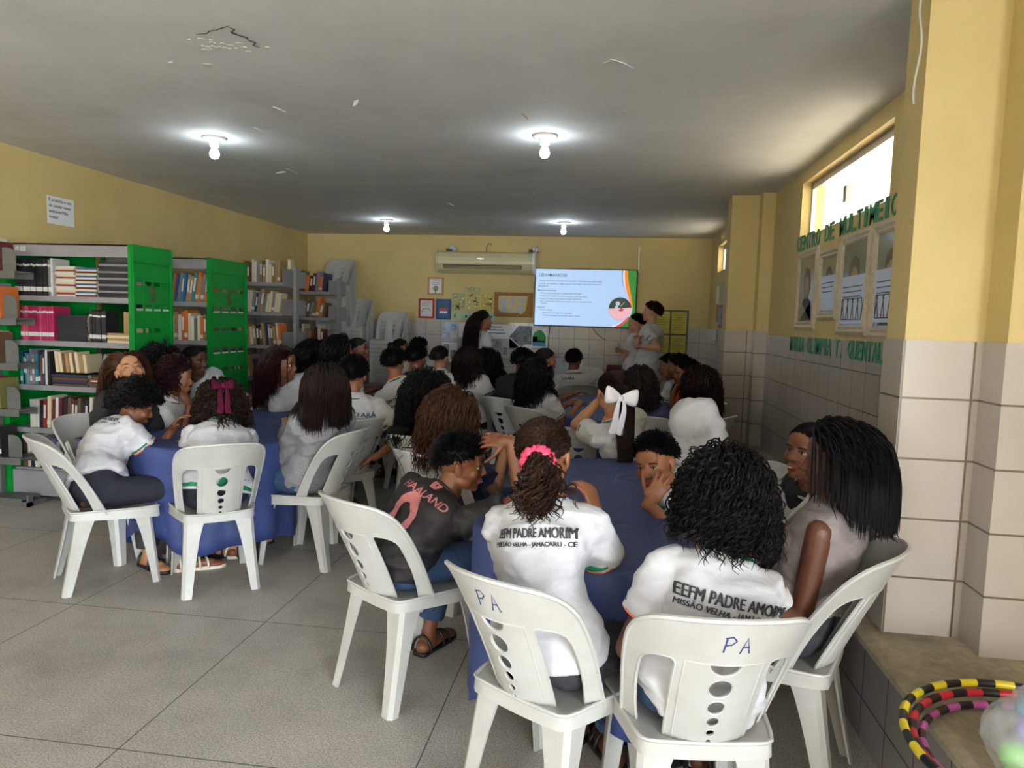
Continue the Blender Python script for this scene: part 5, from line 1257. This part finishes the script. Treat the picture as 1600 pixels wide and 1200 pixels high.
    if hair == 'short':
        lw = g('hlow', -.08)
        cap_mesh(b, hs, g('hgrow', 1.03), lw, .52, bumps=.02, back=.60, nu=40, nv=28)
        grow(1800, g('hlen', .015 if near == 2 else .009), 4, .0021, comb=(.2, .45, -.25), combk=1., vol=.22, grav=.3, lowcut=lw, jitter=.5)
    elif hair == 'straight':
        cap_mesh(b, hs, 1.03, -.15, .6); L = g('hlen', .42)
        grow(950, L, 16, .0036, vol=.2, combk=.5, comb=(0, -1, .25), part=True, spread=.15, lenvar=.12, jitter=.08)
        grow(350, L*.95, 16, .004, vol=.3, combk=.7, comb=(0, -1, .1), part=False, spread=.2, lenvar=.1, lowcut=-.2)
    elif hair == 'wavy':
        cap_mesh(b, hs, 1.05, -.15, .6); L = g('hlen', .42)
        grow(1000, L, 22, .0036, vol=.5, combk=.5, comb=(0, -1, .3), part=True, curl=.010, curlf=48, spread=.5, lenvar=.22)
        grow(400, L, 22, .0036, vol=.6, combk=.6, comb=(0, -1, .2), curl=.012, curlf=55, spread=.5, lenvar=.2)
    elif hair == 'curly':
        cap_mesh(b, hs, 1.1, -.22, .55); L = g('hlen', .34); cu = g('curl', .010); kk = 1.7 if near == 2 else 1.
        grow(900*kk, L, 30, .0028 if near == 2 else .0036, vol=g('vol', 1.1), combk=.4, comb=(0, -.6, .5), part=True, grav=g('grav', 1.), curl=cu, curlf=g('cf', 110), spread=.5, lenvar=.2, inertia=.62, jitter=.2)
        grow(600*kk, L*.85, 28, .0028 if near == 2 else .0038, vol=g('vol', 1.1)*1.2, combk=.3, comb=(0, -.8, .2), grav=g('grav', 1.), curl=cu, curlf=120, spread=.5, lenvar=.22, lowcut=-.25, inertia=.62, jitter=.2)
    elif hair == 'afro':
        cap_mesh(b, hs, 1.07, -.2, .5); L = g('hlen', .13)
        grow(1500, L, 18, .0034, vol=2.2, combk=.3, comb=(0, -.7, .5), curl=.011, curlf=190, inertia=.78, grav=.8, lenvar=.3, jitter=.5)
    elif hair == 'braids':
        cap_mesh(b, hs, 1.06, -.15, .55); L = g('hlen', .25)
        grow(520, L, 22, .0062, vol=.7, combk=.5, comb=(0, -.9, .3), part=True, curl=.006, curlf=150, spread=.8, lenvar=.22, inertia=.6)
    elif hair in ('bun', 'ponytail', 'slick'):
        cap_mesh(b, hs, 1.05, -.14, .58, back=.58)
        tie = hs.c+V(g('tiex', 0), -.095, g('tiez', .01))*hk@hd.ax
        rs = np.random.RandomState(seed); n = int(700*K); d = rs.normal(size=(n*5, 3)); d /= np.linalg.norm(d, axis=1)[:, None]; y = d[:, 1]
        lim = np.where(y > 0, .58*y**1.5-.12*(1-y), -.12+.62*y); d = d[d[:, 2] > lim][:n]
        tl = nrm((tie-hs.c)@hs.ax.T); pts = []
        for k in np.linspace(0, .97, 12): q = d*(1-k)+tl*k; q /= np.maximum(np.linalg.norm(q, axis=1), 1e-6)[:, None]; pts.append(hs.c+(q*hs.sk*(1.075+.0*k))@hs.ax)
        pts = np.stack(pts, 1)
        if g('wav'): pts = pts+rs.normal(size=pts.shape)*.0022
        strands_mesh(b, pts, .004)
        if hair == 'bun':
            m_ = MB(); bc = tie+V(0, -.028, .0)*hk@hd.ax; rs = np.random.RandomState(seed+1)
            for k in range(int(90*K)+20):
                ax_ = nrm(rs.normal(size=3)); e1_, e2_ = perp(ax_); rr = .034*hk
                b.tube([bc+(e1_*math.cos(a)+e2_*math.sin(a))*rr for a in np.linspace(0, 5.2, 12)], .0055, 4)
            b.ell(bc, (.033*hk,)*3)
        elif hair == 'ponytail':
            L = g('hlen', .4); hsave = (hs.c, hs.sk)
            t0 = Person(); t0.c = tie-Fh*.012; t0.ax = hs.ax; t0.sk = V(.022, .02, .024)*hk
            pts = hair_strands(t0, int(420*K), L, 20, col, seed+5, .0036, vol=g('tvol', .8), combk=.9, comb=(g('tailx', 0), -1, .1), curl=g('tailcurl', 0.), curlf=g('cf', 70), spread=g('tspread', .25), lenvar=.25, lowcut=-2)
            strands_mesh(b, pts, .0036/math.sqrt(max(K, .45)))
        pr.tie = tie
    if hair and not g('hoodup'): put('hair', b.mesh(), hm, None, False)
    if g('extra'): g('extra')(pr, put, dict(hd=hd, hs=hs, Hc=Hc, hk=hk, N=N, sp=sp, frame=frame, P=P, F=F1, R=R1))
    pr.root = root; pr.P = P
    return pr
# ------------------------------------------------------------------ who sits where
def fit(body, w, cap, bold=.02):
    a = text_mesh(body, 1., 0.); co = get_co(a); x0, x1 = co[:, 0].min(), co[:, 0].max(); k = cap/.729; b = MB()
    for dx, dy in ((0, 0), (bold*1.6, 0), (-bold*1.6, 0), (0, bold*.8)): b.add((co+V(dx*cap*1.3/w*(x1-x0), dy, 0))*V(w/(x1-x0), k, 1), [tuple(p.vertices) for p in a.polygons])
    return b.mesh('print')
def school(t=.70, dx=.01, w=.33, k=1.): return [(fit('EEFM PADRE AMORIM', w, .034*k, .02), t, dx, 1, 0, print_ink), (fit('MISSÃO VELHA - JAMACARU - CE', w, .0165*k, .022), t-.075*k, dx, 1, 0, print_ink)]
ceara_ink = mat('ceara_ink', '#27415A', .7)
def ceara(t=.74, dx=.03, w=.15): return [(fit('CEARÁ', w, .03, .015), t, dx+.02, 1, 0, ceara_ink), (poly_mesh([[(-.012, .014), (.012, .014), (.014, -.004), (0, -.022), (-.014, -.004)]]), t, dx-w/2-.005, 1, 0, ceara_ink), (fit('GOVERNO DO ESTADO', w*.8, .007, .02), t-.05, dx+.02, 1, 0, ceara_ink)]
def ribbon_bow(m, wid, tail, at_fn, name='hair_bow'):
    def f(pr, put, h):
        o, r_, u_, n_ = at_fn(pr, h); b = MB()
        for s in (-1, 1):
            secs = []
            for q, hh, th in ((.0, .014, .006), (.2, .022, .012), (.55, .036, .022), (.85, .042, .020), (1., .034, .006)):
                c = o+r_*s*wid*q+u_*(.014*q)+n_*(.004+.006*q); an = np.arange(12)*2*math.pi/12
                secs.append([c+u_*hh*math.cos(a)*(wid/.075)+n_*th*math.sin(a)*(1+.5*math.cos(3*a)) for a in an])
            b.loft(secs, True)
        for s in (-1, 1):
            secs = []
            for q in np.linspace(0, 1, 7):
                c = o+r_*s*(.010+.030*q*(1 if tail < .16 else .55)+.006*math.sin(q*6))-u_*tail*q+n_*(.012+.012*math.sin(q*5)); w_ = .010+.014*q*(wid/.06)
                secs.append([c-r_*w_, c-r_*w_*.3+n_*.007, c+r_*w_*.4-n_*.0, c+r_*w_+n_*.004, c+r_*w_*.3-n_*.005, c-r_*w_*.4+n_*.001])
            b.loft(secs, True)
        b.ell(o+n_*.012, (.014, .012, .018), np.stack([r_, n_, u_]), 12, 8)
        me = evaluated(b.mesh(), [('SUBSURF', dict(levels=1, render_levels=1))]); put(name, me, m)
    return f
def back_of_head(dy, dz, dx=0.):
    def g(pr, h): ax = h['hd'].ax; return h['hs'].c+V(dx, dy, dz)@ax, ax[0], ax[2], -ax[1]
    return g

# chairs first: they fix the seats
CHAIRS = dict(
    scarlet=(-.78, 2.75, 35), pa_left=(-.125, 2.09, 32), pa_front=(.262, 1.99, -8), tank=(.60, 2.45, -65), hand=(.47, 3.07, -95), hood=(.50, 3.56, -95), wbow=(.14, 4.30, -45), bow=(-2.15, 3.62, -38), afro=(-2.735, 3.52, 43), long=(-2.98, 3.94, 100),
    grey=(-1.80, 4.08, -81), polo=(-1.84, 4.66, -52), back=(-1.47, 5.50, -10), curl=(-1.0, 4.2, 20), brown=(-.78, 3.70, 32), pa_far=(.30, 5.60, 8), empty=(-.18, 4.86, 0), dark=(-.50, 5.75, 35), black=(-.80, 6.38, 30), lady=(-1.30, 6.95, 18), bun=(-1.66, 6.9, 12),
    jersey2=(-1.72, 6.15, 5), print=(-2.35, 5.55, 170), red=(-3.02, 4.50, 80), prof=(-3.02, 5.62, 110), boy=(-.42, 8.05, -20), shade=(-1.12, 7.3, 25), c1=(.62, 5.66, -60), c2=(.66, 6.42, -80), c3=(.66, 7.25, -80), c4=(.68, 6.83, -80), q1=(-2.72, 6.25, 60), q2=(-2.2, 6.0, 40), q3=(-2.95, 7.0, 80), q4=(-2.35, 8.45, 120), q5=(-1.6, 7.75, 30), q6=(-.75, 6.98, 75), afro2=(-3.35, 4.98, 90))
CL = dict(
    scarlet='white plastic chair holding the boy in the dark football jersey', pa_left='white plastic chair marked in blue pen, under the girl with the pink scrunchie', pa_front='white plastic chair marked in blue pen, nearest the camera in front', tank='white plastic chair at the ledge under the girl in the grey tank top',
    hand='white plastic chair of the boy covering his mouth', hood='white plastic chair of the person in the white hoodie', wbow='white plastic chair of the girl with the white bow', bow='white plastic chair of the girl with the burgundy bow, seen straight from behind', afro='white plastic chair farthest left in front, of the girl leaning over the table',
    long='white plastic chair before bookcase five, its hollow inner side showing', grey='white plastic chair of the girl in the grey hoodie', polo='white plastic chair of the boy with CEARÁ on his back', back='white plastic chair of the boy in the white shirt behind the CEARÁ boy', curl='white plastic chair hidden behind the long black curls',
    brown='white plastic chair of the girl with wavy brown hair', pa_far='white plastic chair marked in blue pen, farther back beside the white bow', empty='empty white plastic chair between the white bow and the pink scrunchie girls', dark='white plastic chair of the dark haired girl by the right table', black='white plastic chair of the person in black in the middle',
    lady='white plastic chair of the polo girl with long hair under the presenter', bun='white plastic chair of the girl with the bun', jersey2='white plastic chair of the boy in the black shirt at the back', print='white plastic chair of the girl with the printed shirt', red='white plastic chair of the girl with burgundy curls',
    prof='white plastic chair of the girl in profile before bookcase six', boy='white plastic chair of the boy alone behind the right table', shade='white plastic chair of the girl with wide black hair at the presenter', c1='white plastic chair of the curly haired girl by the ledge', c2='white plastic chair of the boy in orange', c3='white plastic chair of the boy resting chin on hand by the ledge',
    c4='white plastic chair between the two boys by the ledge', q1='white plastic chair of the girl in black before the grey rack', q2='white plastic chair of the girl with the black headband', q3='white plastic chair of the girl in profile before the chair stacks', q4='white plastic chair at the far side of the table by the chair stacks', q5='white plastic chair behind the boy in the black shirt', q6='white plastic chair beside the right table, hidden behind the dark haired girl', afro2='white plastic chair beside the end panel of bookcase five')
for k, (x, y, a) in CHAIRS.items():
    chair(x, y, a, CL[k], mark={'pa_left': 1.25, 'pa_front': 1.15, 'pa_far': 1.2}.get(k))
for i in range(3): chair(-.30, 8.75+.0045*i, 180, 'white plastic chair, %s from the floor in the low stack by the pink board' % ordinal(i), 'low chair stack', i*.058)
def at_chair(k, back=.05, side=0.):
    x, y, a = CHAIRS[k]; f, r = fr(a); return dict(seat=(x-f[0]*back+r[0]*side, y-f[1]*back+r[1]*side), face=a)
def px(*a): return np.array(pix(*a))
def P_(k, label, head, **kw):
    d = at_chair(k, kw.pop('back', .05), kw.pop('side', 0.)) if k else {}
    if k: d['chair'] = CHAIRS[k]
    d.update(label=label, head=head); d.update(kw); return build(d)

# ---- nearest table
P_('pa_front', 'person with black curly hair in a white school shirt, nearest to the camera', (1130, 790, 2.05), near=2, skin='dark', hair='curly', hlen=.165, vol=1.6, grav=.7, curl=.009, cf=110, look=(-14, -20, 0), hunch=.05, legs='denim', prints=school(.685, .02, .31), hands=('lap', 'table'), w=.95, hemt=-.1)
def scrunchie(pr, put, h):
    ax = h['hd'].ax; c = pr.tie-ax[1]*.016; b = MB(); rs = np.random.RandomState(3); pts = [c+(ax[0]*math.cos(a)+ax[2]*math.sin(a)*.8)*.036+ax[1]*.006*math.sin(a*5) for a in np.linspace(0, 6.283, 60)[:-1]]
    b.tube(pts, .020+.005*np.sin(np.arange(59)*1.9), 8, 0, True, True); put('scrunchie', b.mesh(), mat('pink_satin', '#E0476C', .4))
P_('pa_left', 'girl with a pink scrunchie on a dark curly ponytail, in a white shirt', (851, 712, 2.24), near=2, skin='mid', hair='ponytail', hairc='chest', hlen=.16, tailcurl=.012, cf=110, tspread=1.4, tailx=.7, tiex=.02, tiez=-.05, wav=True, look=(14, -12, -6), hunch=.03, legs='darkjean', prints=school(.74, .026, .24, .9), hands=('table', (px(932, 806, 2.42), (-.6, .3, .3), (-.3, 0, 1), 'cup', (.4, .2, -1))), extra=scrunchie, w=.96, chest=20)
FB['jersey'].node_tree.nodes['Principled BSDF'].inputs['Roughness'].default_value = .65
pinkp = mat('jersey_pink', '#B0696A', .6)
zero = [circ(0, 0, .06, 24), circ(0, 0, .03, 24)]; zero = [[(x, y*1.75) for x, y in L] for L in zero]
def crest(): return poly_mesh([[(-.02, .01), (0, .03), (.022, .012), (.014, -.022), (-.014, -.022)], [(-.004, .004), (.006, .01), (.004, -.008)]])
P_('scarlet', 'boy in a black football jersey leaning right, hand on his forehead', (722, 724, 2.84), near=2, male=True, fine=True, facevis=True, smile=True, skin='brown', hair='short', hairc='black', hlow=.0, look=(82, -8, 4), chest=8, hunch=.06, top='jersey', trim=False, cuff=False, collar=True, legs='denim', sleeve=.7,
   prints=[(fit('HAALAND', .23, .036, .015), .80, .01, 1, 0, pinkp), (poly_mesh(zero), .52, -.01, 1, 0, pinkp), (crest(), .95, .0, 1, 0, pinkp)], hands=((px(770, 790, 2.95), (0, 0, -1), (1, .2, 0), 'cup'), (px(797, 690, 2.80), (0, .7, -.6), (-1, .1, .05), 'relaxed', (.75, -.1, -1))), feet=(-.12, -.02), w=.95, leglen=.86, s=.97)
P_('tank', 'girl with straight black hair in a grey tank top, seated by the ledge', (1304, 722, 2.38), near=2, skin='dark', hair='straight', hairc='jet', hlen=.26, tcol=.55, hemt=.2, look=(-82, 0, 0), chest=-62, hunch=.03, top='tank', tank=True, trim=False, sleeve=0, collar=False, legs='darkjean', hands=((px(1130, 955, 2.34), (0, 0, -1), (-1, .1, 0), 'relaxed', (0, 0, -1)), (px(1225, 960, 2.6), (0, 0, -1), (-1, .1, 0))), w=.97, s=.98)
P_(None, 'smiling girl in a dark jacket half hidden behind the grey tank top girl', (1262, 706, 3.0), seat=(1.02, 3.2), sz=.495, face=-108, near=2, facevis=True, smile=True, skin='brown', hair='slick', hairc='black', look=(-128, 4, -4), top='black', trim=False, cuff=False, sleeve=1.5, legs='darkjean', hands=('lap', 'lap'), w=.92, collarm=FB['white'])
W32 = px(1013, 786, 2.79)
P_('hand', 'boy with short black hair covering his mouth with one hand', (1023, 724, 2.93), near=2, male=True, fine=True, facevis=True, skin='mid', hair='short', hairc='black', hlow=.0, hlen=.010, hgrow=1.03, look=(-152, -8, 10), chest=-115, hunch=.04, top='white', polo=True, legs='denim', hands=('lap', (W32, (.2, .95, .05), (.5, .02, .85), 'relaxed', (.6, -.4, -1))), w=.92, s=.96)
P_('hood', 'person in a white hoodie with the hood raised, seated by the ledge', (1076, 668, 3.62), near=2, skin='brown', hair='', look=(-52, -10, 0), chest=-28, hunch=.05, top='hood', hoodup=True, trim=False, cuff=False, collar=False, sleeve=1.5, ease=.022, legs='black', prints=[(fit('URBANO', .26, .05, .0), .66, .03, 1, 0, print_ink, -8)], hands=('table', 'table'), w=1.02)
def wb(pr, h): return px(970, 622, 3.90), nrm(V(1, .25, -.12)), nrm(V(.1, 0, 1)), nrm(V(.33, -1, 0))
P_('wbow', 'girl with a big white bow and long dark ponytail in a white polo', (955, 612, 4.16), near=2, skin='light', hair='ponytail', hairc='darkbrown', hlen=.42, tvol=.3, tspread=.05, tiez=.0, look=(-22, 0, 0), chest=-38, hunch=.03, top='polo', legs='black', hands=((px(940, 622, 4.22), (.5, .2, .2), (.25, .1, 1), 'relaxed', (-.25, -.3, -1)), 'lap'), extra=ribbon_bow(mat('white_satin', '#DAD3D6', .5), .095, .21, wb), w=.98)
P_('brown', 'girl with long wavy brown hair in a navy top', (708, 650, 3.52), near=2, skin='light', hair='wavy', hairc='brown', hlen=.30, look=(35, -6, 0), hunch=.03, top='navy', trim=False, cuff=False, legs='denim', hands=('table', 'table'))
P_('curl', 'girl with long black curls, left of the brown haired girl', (668, 622, 4.1), near=2, skin='brown', hair='curly', hairc='black', hlen=.36, curl=.010, look=(10, 0, 0), top='black', trim=False, cuff=False, legs='denim', hands=('lap', 'lap'))
# ---- left table
P_('bow', 'girl with braids and a burgundy bow, leaning on the left table', (345, 634, 3.88), near=2, skin='brown', hair='braids', hairc='darkbrown', hlen=.22, look=(-35, -28, 0), hunch=.07, top='white', trim=True, legs='pants', band=True, hands=('table', 'table'), extra=ribbon_bow(mat('burgundy_satin', '#4A1029', .9, spec=.1), .062, .17, back_of_head(-.165, .02)), hemt=.02, shoe=SHOEW, w=1.0)
P_('afro', 'girl with short black curls in a white shirt, sprawled over the left table', (212, 634, 3.82), side=.015, spread=.02, near=2, skin='brown', hair='afro', hairc='black', hlen=.06, look=(50, -25, 0), chest=55, hunch=.08, top='white', legs='pants', prints=school(.86, .02, .27, .8), hands=('table', 'table'), hemt=-.02, shoe=SHOEW)
P_('long', 'girl with very long brown hair, head tipped back and eyes closed', (203, 580, 4.06), near=2, skin='light', facevis=True, closed=True, hair='straight', hairc='brown', hlen=.62, look=(135, 24, 8), chest=105, hunch=0., top='black', trim=False, cuff=False, legs='darkjean', hands=('lap', 'lap'), s=.98)
P_('red', 'girl with burgundy curls in a white polo at the left table', (277, 590, 4.5), near=1, skin='mid', hair='curly', hairc='burgundy', hlen=.17, curl=.012, look=(75, -8, 0), top='polo', polo=True, trim=False, legs='denim', hands=('table', 'chin'))
P_('afro2', 'person with a big black afro seated by the end panel of bookcase five', (252, 578, 4.86), near=1, skin='dark', hair='afro', hairc='black', hlen=.12, look=(80, 0, 0), top='polo', trim=False, legs='denim', hands=('table', 'table'))
P_('prof', 'girl in profile with tied back black hair in front of bookcase six', (305, 565, 5.3), near=1, skin='dark', facevis=True, hair='bun', hairc='black', look=(98, 0, 0), chest=100, top='white', trim=False, legs='denim', hands=('table', 'table'))
P_('print', 'girl with long black hair and a colourful printed white shirt, looking right', (443, 570, 5.3), near=1, skin='brown', facevis=True, smile=True, hair='straight', hairc='burgundy', hlen=.40, look=(92, -2, 0), face=150, chest=140, top='white', trim=False, cuff=False, legs='denim', hk=1.06, hands=('table', 'table'),
   fronts=[(circ(0, 0, .07, 20), .60, .0, -.02, mat('print_blue', '#5a86b8', .7)), ([(-.06, -.01), (.0, -.03), (.06, -.02), (.05, -.06), (-.05, -.06)], .60, 0, -.03, mat('print_sea', '#2f6fae', .7)), (circ(-.02, .03, .03, 10), .62, 0, 0, mat('print_tan', '#a8724a', .7)), (circ(.05, .04, .02, 10), .60, .02, 0, mat('print_yellow', '#d8cf5e', .7)), (circ(.05, -.04, .018, 10), .60, .02, 0, mat('print_yellow', ''))])
P_('grey', 'girl with straight black hair in a grey hoodie', (508, 604, 4.02), back=-.01, flare=.0, near=2, skin='light', hair='straight', hairc='dark', hlen=.30, look=(-25, -4, 0), chest=-48, hunch=.05, top='grey', trim=False, cuff=False, collar=False, sleeve=1.5, ease=.02, drawhood=True, legs='denim', legease=.02, flarelegs=2.2, leglen=.9, hands=('table', 'table'))
P_('polo', 'boy in a white polo with CEARÁ printed on his back', (553, 585, 4.58), near=2, male=True, skin='mid', hair='short', look=(-5, 0, 0), chest=-22, top='polo', polo=True, trim=False, legs='denim', prints=ceara(.76, .05, .16), hands=('lap', (px(590, 712, 4.5), (0, 0, -1), (-1, .2, -.4))))
P_('back', 'boy with cropped hair in a white school shirt behind the CEARÁ boy', (616, 567, 5.45), near=1, male=True, skin='mid', hair='short', look=(5, 0, 0), chest=0, top='white', stripe=None, legs='denim', prints=school(.72, .02, .3), hands=('lap', 'lap'))
# ---- rear left
P_('q1', 'girl with long black hair in black, in front of the grey rack', (492, 553, 6.25), near=1, skin='light', hair='straight', hairc='jet', hlen=.4, look=(70, 0, 0), top='black', trim=False, cuff=False, legs='black', hands=('table', 'chin'))
P_('q2', 'girl with black hair and a black headband behind the CEARÁ boy', (533, 549, 5.85), near=1, skin='brown', hair='straight', hairc='jet', hlen=.34, look=(55, 0, 0), top='white', trim=False, legs='denim', hands=('table', 'table'))
P_('q3', 'girl in profile with slicked back hair before the chair stacks', (561, 546, 7.0), near=1, skin='brown', facevis=True, hair='bun', hairc='black', look=(95, 0, 0), top='polo', trim=False, legs='denim', hands=('table', 'table'))
P_('q4', 'girl with a bun seen in profile beyond the cropped hair boy', (627, 545, 8.3), near=0, skin='brown', facevis=True, hair='bun', hairc='black', look=(95, 0, 0), top='polo', trim=False, legs='denim', hands=('table', 'table'))
P_('jersey2', 'boy in a black shirt with white letters on the back', (651, 560, 6.15), near=1, male=True, skin='brown', hair='short', look=(12, 0, 0), top='black', trim=False, cuff=False, legs='denim', prints=[(fit('NAF', .16, .075, .03), .64, .05, 1, 0, FB['polo']), (fit('AG', .05, .025, .03), .93, .0, 1, 0, FB['polo'])], hands=('table', 'table'))
P_('q5', 'person in a white shirt hidden behind the boy in the black shirt', (656, 545, 7.75), near=0, male=True, skin='light', hair='short', look=(35, 0, 0), top='white', trim=False, legs='denim', hands=('table', 'table'))
P_('bun', 'girl with a dark bun in a white polo, facing the screen', (688, 559, 6.9), near=1, skin='light', hair='bun', hairc='dark', tiez=-.01, look=(20, 0, 0), chest=12, top='polo', polo=True, trim=False, legs='denim', prints=ceara(.78, .0, .13), hands=('table', 'table'))
P_('lady', 'girl with long dark hair in a white polo, right of the girl with the bun', (733, 563, 6.95), near=1, skin='light', hair='straight', hairc='dark', hlen=.30, look=(22, 0, 0), chest=15, top='polo', polo=True, trim=False, legs='black', prints=ceara(.70, .04, .12), hands=('table', 'lap'))
P_('shade', 'person with wide long black hair just below the standing long haired presenter', (764, 566, 7.35), near=1, skin='dark', hair='wavy', hairc='jet', hlen=.42, look=(20, 0, 0), top='black', trim=False, cuff=False, legs='black', hands=('lap', 'lap'))
P_('black', 'person in a black long sleeved top leaning forward in the middle', (818, 566, 6.45), near=1, male=True, skin='dark', hair='short', hairc='jet', hlow=-.1, look=(40, -6, 0), hunch=.07, top='black', trim=False, cuff=False, collar=False, sleeve=1.5, ease=.035, legs='black', hands=('lap', 'table'))
P_('dark', 'girl with dark hair in a white school shirt at the left of the right table', (843, 588, 5.76), near=1, skin='mid', hair='wavy', hairc='jet', hlen=.30, look=(58, -3, 0), chest=45, top='white', legs='denim', prints=school(.78, .0, .28), hands=('table', 'table'))
P_('q6', 'girl in a white shirt beside the right table, behind the dark haired girl', (853, 563, 6.95), near=1, skin='mid', hair='bun', hairc='black', look=(70, 0, 0), top='white', trim=False, legs='denim', hands=('table', (px(884, 632, 6.6), (0, 0, -1), (1, -.5, -.4))))
P_('boy', 'boy in a white polo alone behind the right table, facing the screen', (897, 563, 8.0), near=1, male=True, skin='brown', hair='short', look=(12, 0, 0), chest=-10, top='polo', polo=True, trim=False, legs='denim', prints=[(fit('CEARÁ', .13, .03, .03), .84, -.07, 1, 0, ceara_ink)], stripe=mat('stripe_green', '#2c4a3a', .8), hands=('lap', 'table'))
# ---- along the ledge
P_('pa_far', 'person with a dark bob in a purple blue top, seated beyond the white bow', (999, 600, 5.52), near=1, skin='brown', hair='wavy', hairc='dark', hlen=.22, look=(-5, 0, 0), top='purple', trim=False, cuff=False, legs='black', hands=('table', 'table'))
P_('c1', 'girl with long dark curls in a white shirt by the ledge', (1088, 602, 5.62), near=1, skin='mid', hair='curly', hairc='darkbrown', hlen=.32, curl=.008, vol=.6, look=(-55, 0, 0), chest=-40, top='white', trim=False, legs='denim', hands=('lap', 'lap'))
P_('c2', 'boy in an orange shirt by the ledge, in profile', (1071, 583, 6.42), near=1, male=True, facevis=True, skin='mid', hair='short', look=(-95, -6, 0), chest=-80, top='orange', trim=False, cuff=False, legs='denim', hands=('lap', 'chin'))
P_('c4', 'boy with cropped black hair between the orange shirt and the chin resting boy', (1058, 574, 6.85), near=0, male=True, skin='brown', hair='short', look=(-85, -4, 0), top='black', trim=False, cuff=False, legs='denim', hands=('lap', 'lap'))
P_('c3', 'boy resting his chin on his hand, farthest along the ledge', (1045, 573, 7.25), near=1, male=True, facevis=True, skin='brown', hair='short', look=(-95, -6, 0), top='polo', trim=False, legs='denim', hands=('chin', 'lap'))
# ---- presenters
GP = 'presenters standing at the front'
P_(None, 'presenter with very long dark hair, standing left of the screen', (757, 502, 9.5), stand=.88, leanx=0., leany=.02, face=55, look=(82, 2, 0), near=1, facevis=True, skin='mid', hair='straight', hairc='dark', hlen=.62, top='white', trim=False, cuff=False, collar=False, sleeve=.5, legs='black', hands=('side', 'side'), group=GP, hemt=-.12,
   fronts=[(circ(0, 0, .03, 12), .62, -.02, .0, mat('print_rust', '#7a4a44', .7))])
P_(None, 'presenter in jeans with crossed arms, left of the standing man', (994, 504, 9.12), stand=.91, face=-62, look=(-82, 2, 0), near=1, facevis=True, skin='fair', hair='ponytail', hairc='jet', hlen=.30, tailcurl=.01, top='white', trim=False, cuff=False, collar=False, sleeve=.5, legs='jeanlight', hands=('cross', 'cross'), group=GP, hemt=-.05)
def watch(pr, put, h):
    W, E_ = pr.W[-1], pr.E[-1]; t = nrm(W-E_); b = MB(); b.tube([W-t*.035, W-t*.012], [.031, .030], 14); put('wrist_watch', b.mesh(), mat('watch_grey', '#8d8d92', .3, metal=.5))
    S_, E2 = pr.S[-1], pr.E[-1]; R_, F_ = h['R'], h['F']; ey = nrm(S_-E2); ex = nrm(np.cross(ey, -R_)); me = cut(fit('UFCA', .075, .03, .02), .02)
    wrap(me, pr.tree, S_+(E2-S_)*.36-R_*.12, ex, ey, .003); put('sleeve_print', me, print_ink, None, False)
P_(None, 'tall young man in a white shirt, standing with clasped hands', (1018, 488, 8.85), stand=.97, leanx=.03, leany=0, face=-66, look=(-80, 8, 0), near=1, male=True, facevis=True, skin='fair', hair='short', hairc='chest', top='white', trim=False, cuff=False, collar=False, sleeve=.6, ease=.02, legs='brownshort', leglen=.35, hands=((px(996, 541, 8.62), (1, 0, 0), (.1, .3, 1), 'cup', (.3, -.6, -1)), (px(994, 541, 8.75), (-.2, -1, 0), (.1, 0, 1), 'cup', (.3, .6, -1))), group=GP, hemt=-.1, s=1.05, extra=watch)
